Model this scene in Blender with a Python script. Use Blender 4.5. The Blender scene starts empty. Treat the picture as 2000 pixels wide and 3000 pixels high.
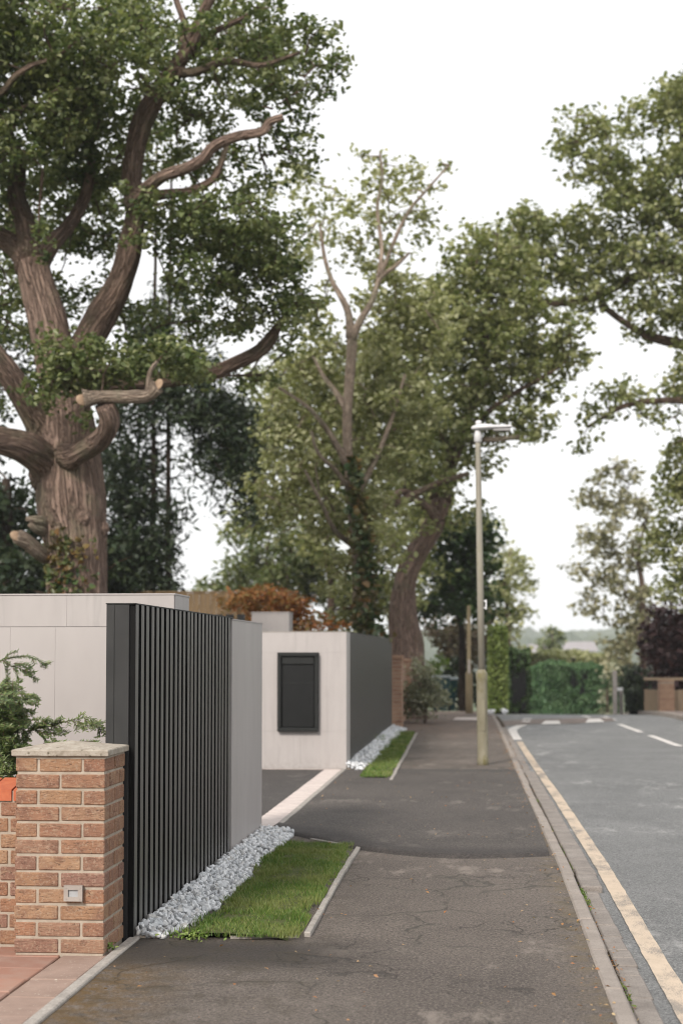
import bpy, bmesh, math, random
import numpy as np
from mathutils import Vector, Matrix, noise as mnoise
random.seed(7); RNG = np.random.default_rng(7)
R = math.radians
S = bpy.context.scene
C = S.collection

# ------------------------------------------------------------------ camera, sky, sun, exposure
F = 4650.0; H = 1.46; PITCH = R(3.0); CY = 1915 - F * math.tan(PITCH)
YAW = math.atan2(400 * math.cos(PITCH), F)
cam_d = bpy.data.cameras.new('camera'); cam = bpy.data.objects.new('camera', cam_d); C.objects.link(cam)
S.camera = cam
cam.location = (0, 0, H); cam.rotation_euler = (R(90) + PITCH, 0, YAW)
cam_d.sensor_fit = 'VERTICAL'; cam_d.sensor_height = 36; cam_d.lens = F / 3000 * 36
cam_d.shift_y = (CY - 1500) / 3000
cam_d.clip_start = 0.05; cam_d.clip_end = 6000
cam_d.dof.use_dof = True; cam_d.dof.focus_distance = 8.9; cam_d.dof.aperture_fstop = 2.4

SUN_EL, SUN_AZ = R(36), R(202)          # compass style: 0 = +Y, clockwise; behind the camera, to its left
W = bpy.data.worlds.new('World'); S.world = W; W.use_nodes = True
wn = W.node_tree.nodes; wl = W.node_tree.links; wn.clear()
sky = wn.new('ShaderNodeTexSky'); sky.sky_type = 'NISHITA'; sky.sun_disc = False
sky.sun_elevation = SUN_EL; sky.sun_rotation = SUN_AZ
sky.air_density = 1.0; sky.dust_density = 4.0; sky.ozone_density = 1.0
veil = wn.new('ShaderNodeMix'); veil.data_type = 'RGBA'; veil.inputs[0].default_value = 0.88
veil.inputs[7].default_value = (10.4, 10.25, 10.2, 1)      # thin high cloud all over the sky
bg = wn.new('ShaderNodeBackground'); bg.inputs[1].default_value = 0.1
wo = wn.new('ShaderNodeOutputWorld')
cn = wn.new('ShaderNodeTexNoise'); cn.inputs['Scale'].default_value = 1.6; cn.inputs['Detail'].default_value = 3; cn.inputs['Roughness'].default_value = .45
ctc = wn.new('ShaderNodeTexCoord'); cmp_ = wn.new('ShaderNodeMapping'); cmp_.inputs['Scale'].default_value = (1, 1, 2.5); wl.new(ctc.outputs['Generated'], cmp_.inputs[0]); wl.new(cmp_.outputs[0], cn.inputs['Vector'])
cr_ = wn.new('ShaderNodeValToRGB'); cr_.color_ramp.elements[0].position = .36; cr_.color_ramp.elements[1].position = .62
cr_.color_ramp.elements[0].color = (.92, .935, .95, 1); cr_.color_ramp.elements[1].color = (1, .99, .985, 1); wl.new(cn.outputs[0], cr_.inputs[0])
cs_ = wn.new('ShaderNodeVectorMath'); cs_.operation = 'SCALE'; cs_.inputs[3].default_value = 8.9; wl.new(cr_.outputs[0], cs_.inputs[0]); wl.new(cs_.outputs[0], veil.inputs[7])
wl.new(sky.outputs[0], veil.inputs[6]); wl.new(veil.outputs[2], bg.inputs[0]); wl.new(bg.outputs[0], wo.inputs[0])
sun_d = bpy.data.lights.new('sun', 'SUN'); sun_d.energy = 2.7; sun_d.angle = R(12); sun_d.color = (1, .93, .85)
sun = bpy.data.objects.new('sun', sun_d); C.objects.link(sun)
sdir = Vector((math.sin(SUN_AZ) * math.cos(SUN_EL), math.cos(SUN_AZ) * math.cos(SUN_EL), math.sin(SUN_EL)))
sun.rotation_euler = sdir.to_track_quat('Z', 'Y').to_euler(); sun.location = (-6, -10, 12)
S.view_settings.view_transform = 'Standard'; S.view_settings.look = 'None'
S.view_settings.exposure = 0.58; S.view_settings.gamma = 1; S.view_settings.use_curve_mapping = False
S.cycles.use_denoising = True; S.cycles.filter_width = 1.05
S.cycles.max_bounces = 8; S.cycles.volume_bounces = 1; S.cycles.transparent_max_bounces = 8

# ------------------------------------------------------------------ pixel -> place (photo pixels, 2000 x 3000)
def ray(px, py):
    x = (px - 1000) / F; y = -(py - CY) / F
    cp, sp = math.cos(PITCH), math.sin(PITCH)
    d = (x, cp - y * sp, sp + y * cp); c, s = math.cos(YAW), math.sin(YAW)
    return Vector((c * d[0] - s * d[1], s * d[0] + c * d[1], d[2]))
def G(px, py, z=0.0):
    d = ray(px, py); t = (z - H) / d.z; return d * t + Vector((0, 0, H))
def P(px, py, Y):
    d = ray(px, py); return d * (Y / d.y) + Vector((0, 0, H))
KI = 2000 / 1568.0
def Q(x, y, Y): return P(x * KI, y * KI, Y)              # same, in a 1568 wide view of the photo
def gz(Y):                                             # the street is level, then falls away over a crest
    if Y < 36: return 0.0
    if Y < 50: return -0.0020 * (Y - 36) ** 2
    if Y < 90: return -0.392 - 0.056 * (Y - 50)
    if Y < 300: return -2.632 - 0.03 * (Y - 90)
    return -8.93

# ------------------------------------------------------------------ mesh helpers
def link(name, me, mat=None, parent=None, loc=None):
    o = bpy.data.objects.new(name, me); C.objects.link(o)
    if mat is not None and me is not None and not me.materials: me.materials.append(mat)
    if parent is not None: o.parent = parent
    if loc is not None: o.location = loc
    return o
def tag(o, label=None, cat=None, group=None, kind=None):
    if label: o['label'] = label
    if cat: o['category'] = cat
    if group: o['group'] = group
    if kind: o['kind'] = kind
    return o
def thing(name, label, cat, loc=(0, 0, 0), group=None):
    return tag(link(name, None, loc=loc), label, cat, group)
class MB:
    def __init__(s): s.v = []; s.f = []; s.a = []
    def add(s, vs, fs):
        n = len(s.v); s.v += [tuple(v) for v in vs]; s.f += [tuple(i + n for i in f) for f in fs]; return s
    def box(s, x0, x1, y0, y1, z0, z1, c=0.0):
        if c <= 0:
            return s.add([(x, y, z) for z in (z0, z1) for y in (y0, y1) for x in (x0, x1)],
                [(0, 2, 3, 1), (4, 5, 7, 6), (0, 1, 5, 4), (2, 6, 7, 3), (0, 4, 6, 2), (1, 3, 7, 5)])
        vs = []; lo = (x0, y0, z0); hi = (x1, y1, z1); idx = {}
        for k in range(8):
            sg = [(k >> a) & 1 for a in range(3)]
            for a in range(3):
                p = []
                for b in range(3):
                    e = hi[b] if sg[b] else lo[b]
                    p.append(e if b == a else (e - c if sg[b] else e + c))
                idx[(k, a)] = len(vs); vs.append(tuple(p))
        fs = []
        for a in range(3):
            b, d = (a + 1) % 3, (a + 2) % 3
            for sgn in (0, 1):
                ks = [(sgn << a) | (i << b) | (j << d) for i, j in ((0, 0), (1, 0), (1, 1), (0, 1))]
                q = [idx[(k, a)] for k in ks]; fs.append(q if sgn else q[::-1])
            for i in (0, 1):
                for j in (0, 1):
                    k0 = (i << b) | (j << d); k1 = k0 | (1 << a)
                    q = [idx[(k0, b)], idx[(k1, b)], idx[(k1, d)], idx[(k0, d)]]
                    fs.append(q if (i ^ j) else q[::-1])
        for k in range(8):
            t = [idx[(k, 0)], idx[(k, 1)], idx[(k, 2)]]
            par = bin(k).count('1') % 2
            fs.append(t if par else t[::-1])
        return s.add(vs, fs)
    def tube(s, pts, rad, n=10, cap=True, ridge=0.0, seed=0.0):
        pts = [Vector(p) for p in pts]; rings = []
        if not hasattr(rad, '__len__'): rad = [rad] * len(pts)
        up = None; run = 0.0
        for i, p in enumerate(pts):
            run += (p - pts[i - 1]).length if i else 0.0
            t = (pts[min(i + 1, len(pts) - 1)] - pts[max(i - 1, 0)])
            if t.length < 1e-9: t = Vector((0, 0, 1))
            t.normalize()
            if up is None: up = Vector((1, 0, 0)) if abs(t.x) < .8 else Vector((0, 1, 0))
            a = (up - t * up.dot(t)).normalized(); up = a; b = t.cross(a)
            ring = []
            for k in range(n):
                th = 2 * math.pi * k / n; r = rad[i]
                d = a * math.cos(th) + b * math.sin(th)
                if ridge:
                    q = p + d * r
                    r *= 1 + ridge * mnoise.noise(Vector((d.x * 5 + seed, d.y * 5, d.z * 5 + i * .1))) + ridge * 1.2 * mnoise.noise(q * 1.7) + (ridge * .9 * mnoise.noise(Vector((math.cos(th) * n * .16, math.sin(th) * n * .16, q.z * 1.6 + q.x + seed))) if n >= 14 else 0)
                ring.append(p + d * r); s.a.append((rad[i] * math.cos(th) + seed, rad[i] * math.sin(th), run))
            rings.append(ring)
        vs = [v for r_ in rings for v in r_]; fs = []
        for i in range(len(rings) - 1):
            for k in range(n):
                k2 = (k + 1) % n; fs.append((i * n + k, i * n + k2, (i + 1) * n + k2, (i + 1) * n + k))
        if cap: fs.append(tuple(range(n))[::-1]); fs.append(tuple((len(rings) - 1) * n + k for k in range(n)))
        return s.add(vs, fs)
    def lathe(s, prof, n=20, c=(0, 0, 0), lean=(0, 0)):
        vs = []
        for r_, z in prof:
            for k in range(n):
                th = 2 * math.pi * k / n; vs.append((c[0] + lean[0] * z + r_ * math.cos(th), c[1] + lean[1] * z + r_ * math.sin(th), c[2] + z))
        fs = [(i * n + k, i * n + (k + 1) % n, (i + 1) * n + (k + 1) % n, (i + 1) * n + k) for i in range(len(prof) - 1) for k in range(n)]
        fs.append(tuple(range(n))[::-1]); fs.append(tuple((len(prof) - 1) * n + k for k in range(n)))
        return s.add(vs, fs)
    def mesh(s, name, smooth=False):
        me = bpy.data.meshes.new(name); me.from_pydata(s.v, [], s.f); me.update()
        if s.a and len(s.a) == len(s.v): me.attributes.new('along', 'FLOAT_VECTOR', 'POINT').data.foreach_set('vector', np.array(s.a, dtype=np.float32).ravel())
        if smooth: me.polygons.foreach_set('use_smooth', [True] * len(me.polygons))
        return me
    def build(s, name, mat, parent=None, smooth=False, loc=None):
        return link(name, s.mesh(name, smooth), mat, parent, loc)
def np_mesh(name, V, Fq):
    V = np.ascontiguousarray(V, dtype=np.float32); Fq = np.ascontiguousarray(Fq, dtype=np.int32); m, k = Fq.shape
    me = bpy.data.meshes.new(name); me.vertices.add(len(V)); me.vertices.foreach_set('co', V.ravel())
    me.loops.add(m * k); me.loops.foreach_set('vertex_index', Fq.ravel())
    me.polygons.add(m); me.polygons.foreach_set('loop_start', np.arange(0, m * k, k, dtype=np.int32))
    me.update(calc_edges=True); return me
def smooth_path(pts, step=4):
    pts = [np.array(p, float) for p in pts]
    if len(pts) < 3: return pts if len(pts) == 2 and step <= 1 else [pts[0] + (pts[-1] - pts[0]) * t for t in np.linspace(0, 1, step + 1)]
    out = []; q = [2 * pts[0] - pts[1]] + pts + [2 * pts[-1] - pts[-2]]
    for i in range(1, len(q) - 2):
        for j in range(step):
            t = j / step; a, b, c, d = q[i - 1:i + 3]
            out.append(.5 * (2 * b + (c - a) * t + (2 * a - 5 * b + 4 * c - d) * t * t + (3 * b - a - 3 * c + d) * t ** 3))
    out.append(pts[-1]); return out

# ------------------------------------------------------------------ material helpers
class M:
    def __init__(s, name, rough=.7, spec=.5):
        s.m = bpy.data.materials.new(name); s.m.use_nodes = True; s.nt = s.m.node_tree; s.nt.nodes.clear()
        s.out = s.n('ShaderNodeOutputMaterial'); s.b = s.n('ShaderNodeBsdfPrincipled')
        s.b.inputs['Roughness'].default_value = rough; s.b.inputs['Specular IOR Level'].default_value = spec
        s.l(s.b.outputs[0], s.out.inputs[0]); s._co = None
    def n(s, t, **k):
        nd = s.nt.nodes.new(t)
        for a, v in k.items(): setattr(nd, a, v)
        return nd
    def l(s, a, b): s.nt.links.new(a, b)
    def co(s, scale=(1, 1, 1), rand=False):
        tc = s.n('ShaderNodeTexCoord'); mp = s.n('ShaderNodeMapping'); mp.inputs['Scale'].default_value = scale
        s.l(tc.outputs['Object'], mp.inputs['Vector'])
        if rand:
            oi = s.n('ShaderNodeObjectInfo'); mu = s.n('ShaderNodeMath', operation='MULTIPLY'); mu.inputs[1].default_value = 53
            s.l(oi.outputs['Random'], mu.inputs[0]); s.l(mu.outputs[0], mp.inputs['Location'])
        return mp.outputs[0]
    def noise(s, scale, detail=4, rough=.55, co=None, dist=0.0):
        t = s.n('ShaderNodeTexNoise'); t.inputs['Scale'].default_value = scale; t.inputs['Detail'].default_value = detail
        t.inputs['Roughness'].default_value = rough; t.inputs['Distortion'].default_value = dist
        if co is not None: s.l(co, t.inputs['Vector'])
        return t.outputs[0]
    def vor(s, scale, feature='F1', co=None, out=0):
        t = s.n('ShaderNodeTexVoronoi', feature=feature); t.inputs['Scale'].default_value = scale
        if co is not None: s.l(co, t.inputs['Vector'])
        return t.outputs[out]
    def ramp(s, fac, stops, interp='LINEAR'):
        r = s.n('ShaderNodeValToRGB'); r.color_ramp.interpolation = interp; e = r.color_ramp.elements
        while len(e) < len(stops): e.new(.5)
        for i, (p, c) in enumerate(stops):
            e[i].position = p; e[i].color = (c, c, c, 1) if not hasattr(c, '__len__') else (*c, 1)
        s.l(fac, r.inputs[0]); return r.outputs[0]
    def mix(s, fac, a, b, blend='MIX'):
        x = s.n('ShaderNodeMix', data_type='RGBA', blend_type=blend)
        for sock, v in ((x.inputs[0], fac), (x.inputs[6], a), (x.inputs[7], b)):
            if hasattr(v, 'is_output'): s.l(v, sock)
            elif hasattr(v, '__len__'): sock.default_value = (*v, 1)
            else: sock.default_value = v
        return x.outputs[2]
    def math(s, op, a, b=None, clamp=False):
        x = s.n('ShaderNodeMath', operation=op, use_clamp=clamp)
        for i, v in enumerate((a, b)):
            if v is None: continue
            if hasattr(v, 'is_output'): s.l(v, x.inputs[i])
            else: x.inputs[i].default_value = v
        return x.outputs[0]
    def xyz(s):
        tc = s.n('ShaderNodeTexCoord'); sp = s.n('ShaderNodeSeparateXYZ'); s.l(tc.outputs['Object'], sp.inputs[0]); return sp.outputs
    def rng(s, v, a, b, c=0., d=1.):
        x = s.n('ShaderNodeMapRange', interpolation_type='SMOOTHSTEP'); s.l(v, x.inputs[0])
        for i, q in enumerate((a, b, c, d)): x.inputs[i + 1].default_value = q
        return x.outputs[0]
    def col(s, c):
        if hasattr(c, 'is_output'): s.l(c, s.b.inputs['Base Color'])
        else: s.b.inputs['Base Color'].default_value = (*c, 1)
        return s
    def rough(s, v): s.l(v, s.b.inputs['Roughness']); return s
    def bump(s, h, strength=.5, dist=.01):
        b = s.n('ShaderNodeBump'); b.inputs['Strength'].default_value = strength; b.inputs['Distance'].default_value = dist
        s.l(h, b.inputs['Height']); s.l(b.outputs[0], s.b.inputs['Normal']); return s

def simple(name, c1, c2, scale=6, rough=.7, spec=.4, bump=.3, bdist=.005, stretch=(1, 1, 1), rand=False, fine=0, detail=5):
    m = M(name, rough, spec); co = m.co(stretch, rand); a = m.noise(scale, detail, .6, co)
    c = m.ramp(a, [(.3, c1), (.7, c2)])
    if fine: c = m.mix(m.ramp(m.noise(fine, 2, .6, co), [(.35, 0.0), (.7, .5)]), c, tuple(x * .55 for x in c1))
    m.col(c)
    if bump: m.bump(m.noise(scale * 6, 4, .65, co), bump, bdist)
    return m.m

def leaf_mat(name, cols, transl=.3, rough=.5, spec=.35):
    m = M(name, rough, spec); g = m.n('ShaderNodeNewGeometry')
    c = m.ramp(g.outputs['Random Per Island'], [(i / (len(cols) - 1), q) for i, q in enumerate(cols)])
    big = m.noise(1.7, 3, .6, m.co()); c = m.mix(m.rng(big, .42, .66, 0, .75), c, m.mix(.65, c, cols[-1])); c = m.mix(m.rng(big, .30, .46, .55, 0), c, cols[0])
    m.col(c); t = m.n('ShaderNodeBsdfTranslucent'); mx = m.n('ShaderNodeMixShader'); mx.inputs[0].default_value = transl
    m.l(m.mix(1.0, c, (1.0, 1.05, .55), 'MULTIPLY'), t.inputs[0]); m.l(m.b.outputs[0], mx.inputs[1]); m.l(t.outputs[0], mx.inputs[2])
    m.l(mx.outputs[0], m.out.inputs[0]); return m.m

# materials -------------------------------------------------------
def mk_brick(name, stops, seed):
    m = M(name, .85, .25); oi = m.n('ShaderNodeObjectInfo'); co = m.co((1, 1, 1), True); co2 = m.co((1, 1, 3.2), True)
    base = m.ramp(oi.outputs['Random'], stops, 'LINEAR')
    a = m.noise(11 + seed, 4, .6, co)
    c = m.mix(m.rng(a, .42, .68, 0, .8), base, (.20, .105, .075))
    c = m.mix(m.rng(m.noise(9, 3, .6, m.co((1, 1, 2), True), 1.), .55, .75, 0, .65), c, (.42, .29, .19))
    cre = m.noise(19, 6, .75, co2, 2.2)
    c = m.mix(m.rng(cre, .34, .46, .85, 0), c, (.055, .03, .022))
    c = m.mix(m.rng(m.noise(75, 3, .6, co), .5, .66, 0, .45), c, (.43, .32, .235))
    m.col(c); m.bump(m.math('ADD', m.math('MULTIPLY', cre, 1.0), m.math('MULTIPLY', m.noise(90, 3, .6, co), .3)), .9, .012); return m.m
MAT = {}
MAT['brick'] = mk_brick('brick', [(0, (.33, .165, .10)), (.25, (.35, .205, .12)), (.5, (.30, .155, .10)), (.75, (.37, .225, .135)), (1, (.25, .135, .105))], 0)
MAT['brick_far'] = simple('brick_far', (.24, .13, .085), (.40, .26, .175), 5, .85, bump=.3, rand=True)
m = M('mortar', .95, .2); co = m.co(); m.col(m.ramp(m.noise(14, 5, .65, co), [(.3, (.29, .24, .19)), (.7, (.42, .36, .295))])); m.bump(m.noise(160, 3, .6, co), .6, .004); MAT['mortar'] = m.m
m = M('cap_stone', .9, .25); co = m.co(); c = m.ramp(m.noise(22, 6, .65, co), [(.3, (.23, .195, .155)), (.5, (.34, .30, .25)), (.75, (.42, .385, .33))])
sp = m.rng(m.vor(34, 'F1', m.co()), .14, .34, 1, 0); sp = m.math('MULTIPLY', sp, m.rng(m.noise(9, 2, .5, co), .45, .6))
c = m.mix(sp, c, (.10, .085, .055)); c = m.mix(m.rng(m.noise(120, 2, .5, co), .52, .7, 0, .6), c, (.25, .215, .17)); m.col(c); m.bump(m.noise(150, 4, .7, co), .6, .006); MAT['cap'] = m.m
m = M('coping_tile', .55, .4); co = m.co(rand=True); m.col(m.ramp(m.noise(18, 4, .6, co), [(.3, (.36, .085, .035)), (.7, (.46, .135, .06))])); m.bump(m.noise(90, 3, .6, co), .25, .003); MAT['coping'] = m.m
m = M('paver', .8, .3); oi = m.n('ShaderNodeObjectInfo'); co = m.co(rand=True); base = m.ramp(oi.outputs['Random'], [(0, (.25, .125, .09)), (.5, (.31, .165, .118)), (1, (.235, .13, .10))])
m.col(m.mix(m.rng(m.noise(7, 5, .65, co), .35, .7, 0, .55), base, (.30, .215, .175))); m.bump(m.noise(120, 4, .6, co), .4, .003); MAT['paver'] = m.m
m = M('paver_border', .85, .3); co = m.co(rand=True); c = m.ramp(m.noise(6, 6, .65, co), [(.3, (.215, .15, .12)), (.7, (.30, .215, .175))]); c = m.mix(m.rng(m.noise(60, 2, .5, co), .66, .72, 0, .7), c, (.44, .40, .33)); m.col(c); m.bump(m.noise(120, 4, .6, co), .4, .003); MAT['paver_border'] = m.m
MAT['concrete'] = simple('concrete', (.27, .245, .22), (.39, .36, .325), 9, .9, .3, .4, .003, fine=70, rand=True)
m = M('kerb_concrete', .9, .25); co = m.co(rand=True); c = m.ramp(m.noise(5, 6, .7, co), [(.3, (.215, .185, .163)), (.7, (.315, .278, .246))]); c = m.mix(m.rng(m.noise(130, 2, .6, co), .5, .72, 0, .55), c, (.15, .13, .115)); m.col(c); m.bump(m.noise(170, 3, .7, co), .55, .004); MAT['kerb'] = m.m
m = M('channel_concrete', .9, .25); co = m.co(rand=True); c = m.ramp(m.noise(6, 6, .7, co), [(.3, (.17, .15, .135)), (.7, (.28, .25, .225))]); c = m.mix(m.rng(m.noise(90, 3, .7, co), .5, .68, 0, .6), c, (.10, .088, .078)); m.col(c); m.bump(m.noise(150, 3, .7, co), .6, .005); MAT['channel'] = m.m
MAT['sett'] = simple('sett', (.42, .36, .335), (.56, .49, .455), 9, .85, .3, .3, .003, rand=True)

def tarmac(name, c1, c2, speck, cracks=True, moss=False, rough=.85, pale=True):
    m = M(name, rough, .35); co = m.co(); big = m.noise(.8, 6, .62, co, .6)
    c = m.ramp(big, [(.32, c1), (.68, c2)])
    st = m.noise(2.2, 5, .65, m.co((1.2, .5, 1)), .4); c = m.mix(m.rng(st, .5, .72, 0, .5), c, tuple(x * .62 for x in c1))
    fine = m.noise(75, 5, .8, co); c = m.mix(m.rng(fine, .48, .62, 0, .85), c, speck)
    c = m.mix(m.rng(m.noise(55, 5, .8, m.co((1, 1, 1.7))), .48, .62, 0, .8), c, tuple(x * .38 for x in c1))
    c = m.mix(m.rng(m.noise(26, 4, .7, co), .58, .68, 0, .5), c, speck)
    h = m.math('ADD', fine, m.math('MULTIPLY', m.noise(60, 3, .6, co), .6))
    if cracks:
        dn = m.n('ShaderNodeTexNoise'); dn.inputs['Scale'].default_value = 3.5; dn.inputs['Detail'].default_value = 6; m.l(co, dn.inputs['Vector'])
        va = m.n('ShaderNodeVectorMath', operation='MULTIPLY_ADD'); va.inputs[1].default_value = (.55, .55, 0); m.l(dn.outputs[1], va.inputs[0]); m.l(co, va.inputs[2])
        e = m.vor(1.15, 'DISTANCE_TO_EDGE', va.outputs[0]); mask = m.rng(m.noise(.75, 3, .5, co), .44, .58)
        e2 = m.vor(3.2, 'DISTANCE_TO_EDGE', va.outputs[0]); mask2 = m.rng(m.noise(.9, 3, .5, m.co((1, 1, 1.3))), .53, .63)
        wv = m.rng(m.noise(6, 4, .7, co), .3, .7, -.004, .010); e = m.math('SUBTRACT', e, wv)
        ck = m.math('MAXIMUM', m.math('MULTIPLY', m.rng(e, .0, .012, .62, 0), mask), m.math('MULTIPLY', m.rng(e2, .004, .026, .5, 0), mask2))
        c = m.mix(ck, c, (.022, .019, .017)); h = m.math('SUBTRACT', h, m.math('MULTIPLY', ck, 2.5))
        halo = m.math('MULTIPLY', m.rng(e, .01, .06, .35, 0), mask); c = m.mix(halo, c, (.11, .098, .08))
    if pale:
        pm = m.math('MULTIPLY', m.rng(m.noise(3.2, 6, .75, m.co((1.1, .45, 1))), .52, .66), m.rng(m.noise(.6, 2, .5, co), .46, .56)); c = m.mix(m.math('MULTIPLY', pm, .75), c, speck)
    if moss:
        X = m.xyz(); near = m.math('MULTIPLY', m.rng(X[0], -1.72, -1.15, 1, 0), m.rng(X[1], 7.0, 8.1, 1, .0))
        mm = m.math('MULTIPLY', near, m.rng(m.noise(11, 6, .75, co), .36, .58)); c = m.mix(m.math('MULTIPLY', mm, .92), c, (.115, .066, .018))
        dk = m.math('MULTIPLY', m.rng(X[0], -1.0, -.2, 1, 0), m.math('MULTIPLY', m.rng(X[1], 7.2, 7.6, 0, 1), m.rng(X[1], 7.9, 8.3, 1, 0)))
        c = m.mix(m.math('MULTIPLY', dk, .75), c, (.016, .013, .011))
        kb = m.math('MULTIPLY', m.rng(X[0], .33, .52, 0, 1), m.rng(m.noise(7, 5, .7, co), .42, .62)); c = m.mix(m.math('MULTIPLY', kb, .65), c, (.15, .115, .07))
        gl = m.math('MULTIPLY', m.rng(X[0], -.86, -.66, 1, 0), m.rng(m.noise(6, 5, .7, co), .45, .65)); c = m.mix(m.math('MULTIPLY', gl, .5), c, (.05, .04, .025))
        lb = m.math('MULTIPLY', m.rng(X[1], 26, 31, 0, 1), m.rng(m.noise(3, 5, .7, co), .35, .6)); c = m.mix(m.math('MULTIPLY', lb, .6), c, (.20, .135, .10))
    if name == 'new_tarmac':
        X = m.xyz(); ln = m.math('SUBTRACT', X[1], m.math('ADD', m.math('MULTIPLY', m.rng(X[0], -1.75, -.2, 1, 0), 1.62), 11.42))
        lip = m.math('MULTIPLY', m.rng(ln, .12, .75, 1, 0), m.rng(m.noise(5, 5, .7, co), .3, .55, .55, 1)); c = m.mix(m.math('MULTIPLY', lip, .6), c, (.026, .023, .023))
    m.col(c); m.bump(h, .9, .010); return m.m
MAT['footway'] = tarmac('old_tarmac', (.080, .066, .057), (.138, .115, .098), (.245, .208, .178), True, True)
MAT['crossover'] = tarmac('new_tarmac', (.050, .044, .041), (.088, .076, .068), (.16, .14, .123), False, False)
MAT['forecourt'] = tarmac('drive_tarmac', (.046, .041, .039), (.06, .054, .051), (.13, .115, .105), False, False)
MAT['road'] = tarmac('road_asphalt', (.106, .108, .108), (.176, .177, .175), (.33, .325, .315), False, False, .6)
MAT['brown_strip'] = tarmac('table_asphalt', (.15, .115, .10), (.20, .155, .135), (.3, .26, .23), False, False)
def paint(name, c, wear, under):
    m = M(name, .75, .3); co = m.co(); a = m.noise(2.2, 6, .7, m.co((2, .8, 1))); b = m.noise(150, 3, .7, co)
    x = m.math('ADD', m.math('MULTIPLY', a, .7), m.math('MULTIPLY', b, .45))
    cc = m.mix(m.rng(m.noise(6, 5, .65, co), .35, .7, 0, .6), c, tuple(q * .8 for q in c))
    m.col(m.mix(m.rng(x, wear, wear + .1), cc, under)); m.bump(b, .4, .003); return m.m
MAT['yellow_paint'] = paint('faded_yellow_paint', (.50, .405, .31), .565, (.22, .195, .17))
MAT['white_paint'] = paint('white_paint', (.62, .59, .56), .64, (.3, .28, .26))

m = M('porcelain_panel', .42, .45); co = m.co(); c = m.ramp(m.noise(1.6, 6, .6, m.co((1, 1, .45))), [(.3, (.345, .316, .306)), (.7, (.405, .374, .363))])
c = m.mix(m.rng(m.noise(5, 5, .65, m.co((1, 1, .25))), .42, .7, 0, .4), c, (.305, .282, .272))
c = m.mix(m.math('MULTIPLY', m.rng(m.noise(11, 5, .7, m.co((1, 1, .08))), .5, .72), .4), c, (.255, .240, .230))
Xp = m.xyz(); c = m.mix(m.math('MULTIPLY', m.rng(Xp[2], .0, .22, 1, 0), m.rng(m.noise(22, 5, .7, co), .4, .65, .0, .45)), c, (.25, .23, .205)); m.col(c); m.bump(m.noise(3, 3, .5, co), .05, .01); MAT['panel'] = m.m
m = M('porcelain_stained', .45, .45); co = m.co(); c = m.ramp(m.noise(1.6, 6, .6, m.co((1, 1, .45))), [(.3, (.345, .316, .306)), (.7, (.405, .374, .363))])
X = m.xyz()
def streak(xc, w, z0, z1):
    dn = m.noise(9, 4, .6, m.co((1, 1, .5))); xx = m.math('ADD', X[0], m.math('MULTIPLY', m.math('SUBTRACT', dn, .5), .06))
    a = m.rng(m.math('ABSOLUTE', m.math('SUBTRACT', xx, xc)), 0, w, 1, 0)
    return m.math('MULTIPLY', a, m.math('MULTIPLY', m.rng(X[2], z0, z0 + .3), m.rng(X[2], z1 - .05, z1, 1, 0)))
s_all = m.math('ADD', streak(-2.64, .04, .75, 1.47), m.math('ADD', streak(-2.54, .05, 1.35, 1.66), m.math('MULTIPLY', streak(-2.71, .03, .7, 1.3), .5)), True)
c = m.mix(m.math('MULTIPLY', s_all, m.rng(m.noise(30, 4, .6, m.co((1, 1, .2))), .25, .6, .2, 1)), c, (.70, .69, .70)); m.col(c); MAT['panel_stained'] = m.m
MAT['joint'] = simple('joint_grout', (.24, .22, .21), (.30, .28, .265), 10, .9)
m = M('charcoal_metal', .5, .35); co = m.co(); c = m.ramp(m.noise(3, 5, .6, co), [(.3, (.020, .020, .0205)), (.7, (.028, .028, .028))])
sc = m.math('MULTIPLY', m.rng(m.noise(28, 6, .8, m.co((1, 1, .7)), 2.5), .66, .72), m.rng(m.noise(4.5, 3, .6, co), .5, .64)); c = m.mix(m.math('MULTIPLY', sc, .55), c, (.30, .30, .31))
m.col(c); m.rough(m.rng(m.noise(6, 4, .6, co), .3, .7, .36, .55)); MAT['charcoal'] = m.m
m = M('slat_aluminium', .38, .55); co = m.co((1, 1, .15)); oi = m.n('ShaderNodeObjectInfo'); c = m.ramp(m.noise(12, 4, .6, co), [(.3, (.060, .055, .049)), (.7, (.082, .074, .066))])
X = m.xyz(); low = m.math('MULTIPLY', m.rng(X[2], .05, .7, 1, 0), m.rng(m.noise(30, 5, .7, m.co((1, 1, .3), True)), .4, .7)); c = m.mix(m.math('MULTIPLY', low, .45), c, (.17, .175, .18))  # bluish lift low on the slats: reflected stones put into the colour
fl = m.rng(m.noise(70, 3, .6, m.co((1, 1, .6), True)), .71, .76); c = m.mix(m.math('MULTIPLY', fl, .6), c, (.3, .3, .3)); m.col(c); MAT['slat'] = m.m
MAT['slat_back_shade'] = simple('slat_backing_shade', (.005, .005, .005), (.007, .007, .007), 6, .8, .15, 0)  # backing board; also the painted gap shade on slat sides
MAT['black_metal'] = simple('black_metal', (.007, .008, .0075), (.011, .012, .0115), 12, .55, .3, 0)
MAT['black_panel'] = simple('black_panel', (.005, .0055, .0055), (.008, .0085, .0085), 5, .4, .3, 0)
m = M('marble_chip', .7, .4); oi = m.n('ShaderNodeObjectInfo'); g = m.n('ShaderNodeNewGeometry'); co = m.co((1, 1, 1), True)
rr = m.math('FRACT', m.math('ADD', oi.outputs['Random'], g.outputs['Random Per Island']))
c = m.ramp(rr, [(0, (.46, .475, .49)), (.35, (.63, .64, .65)), (.85, (.76, .76, .76)), (1, (.50, .48, .45))])
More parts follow.
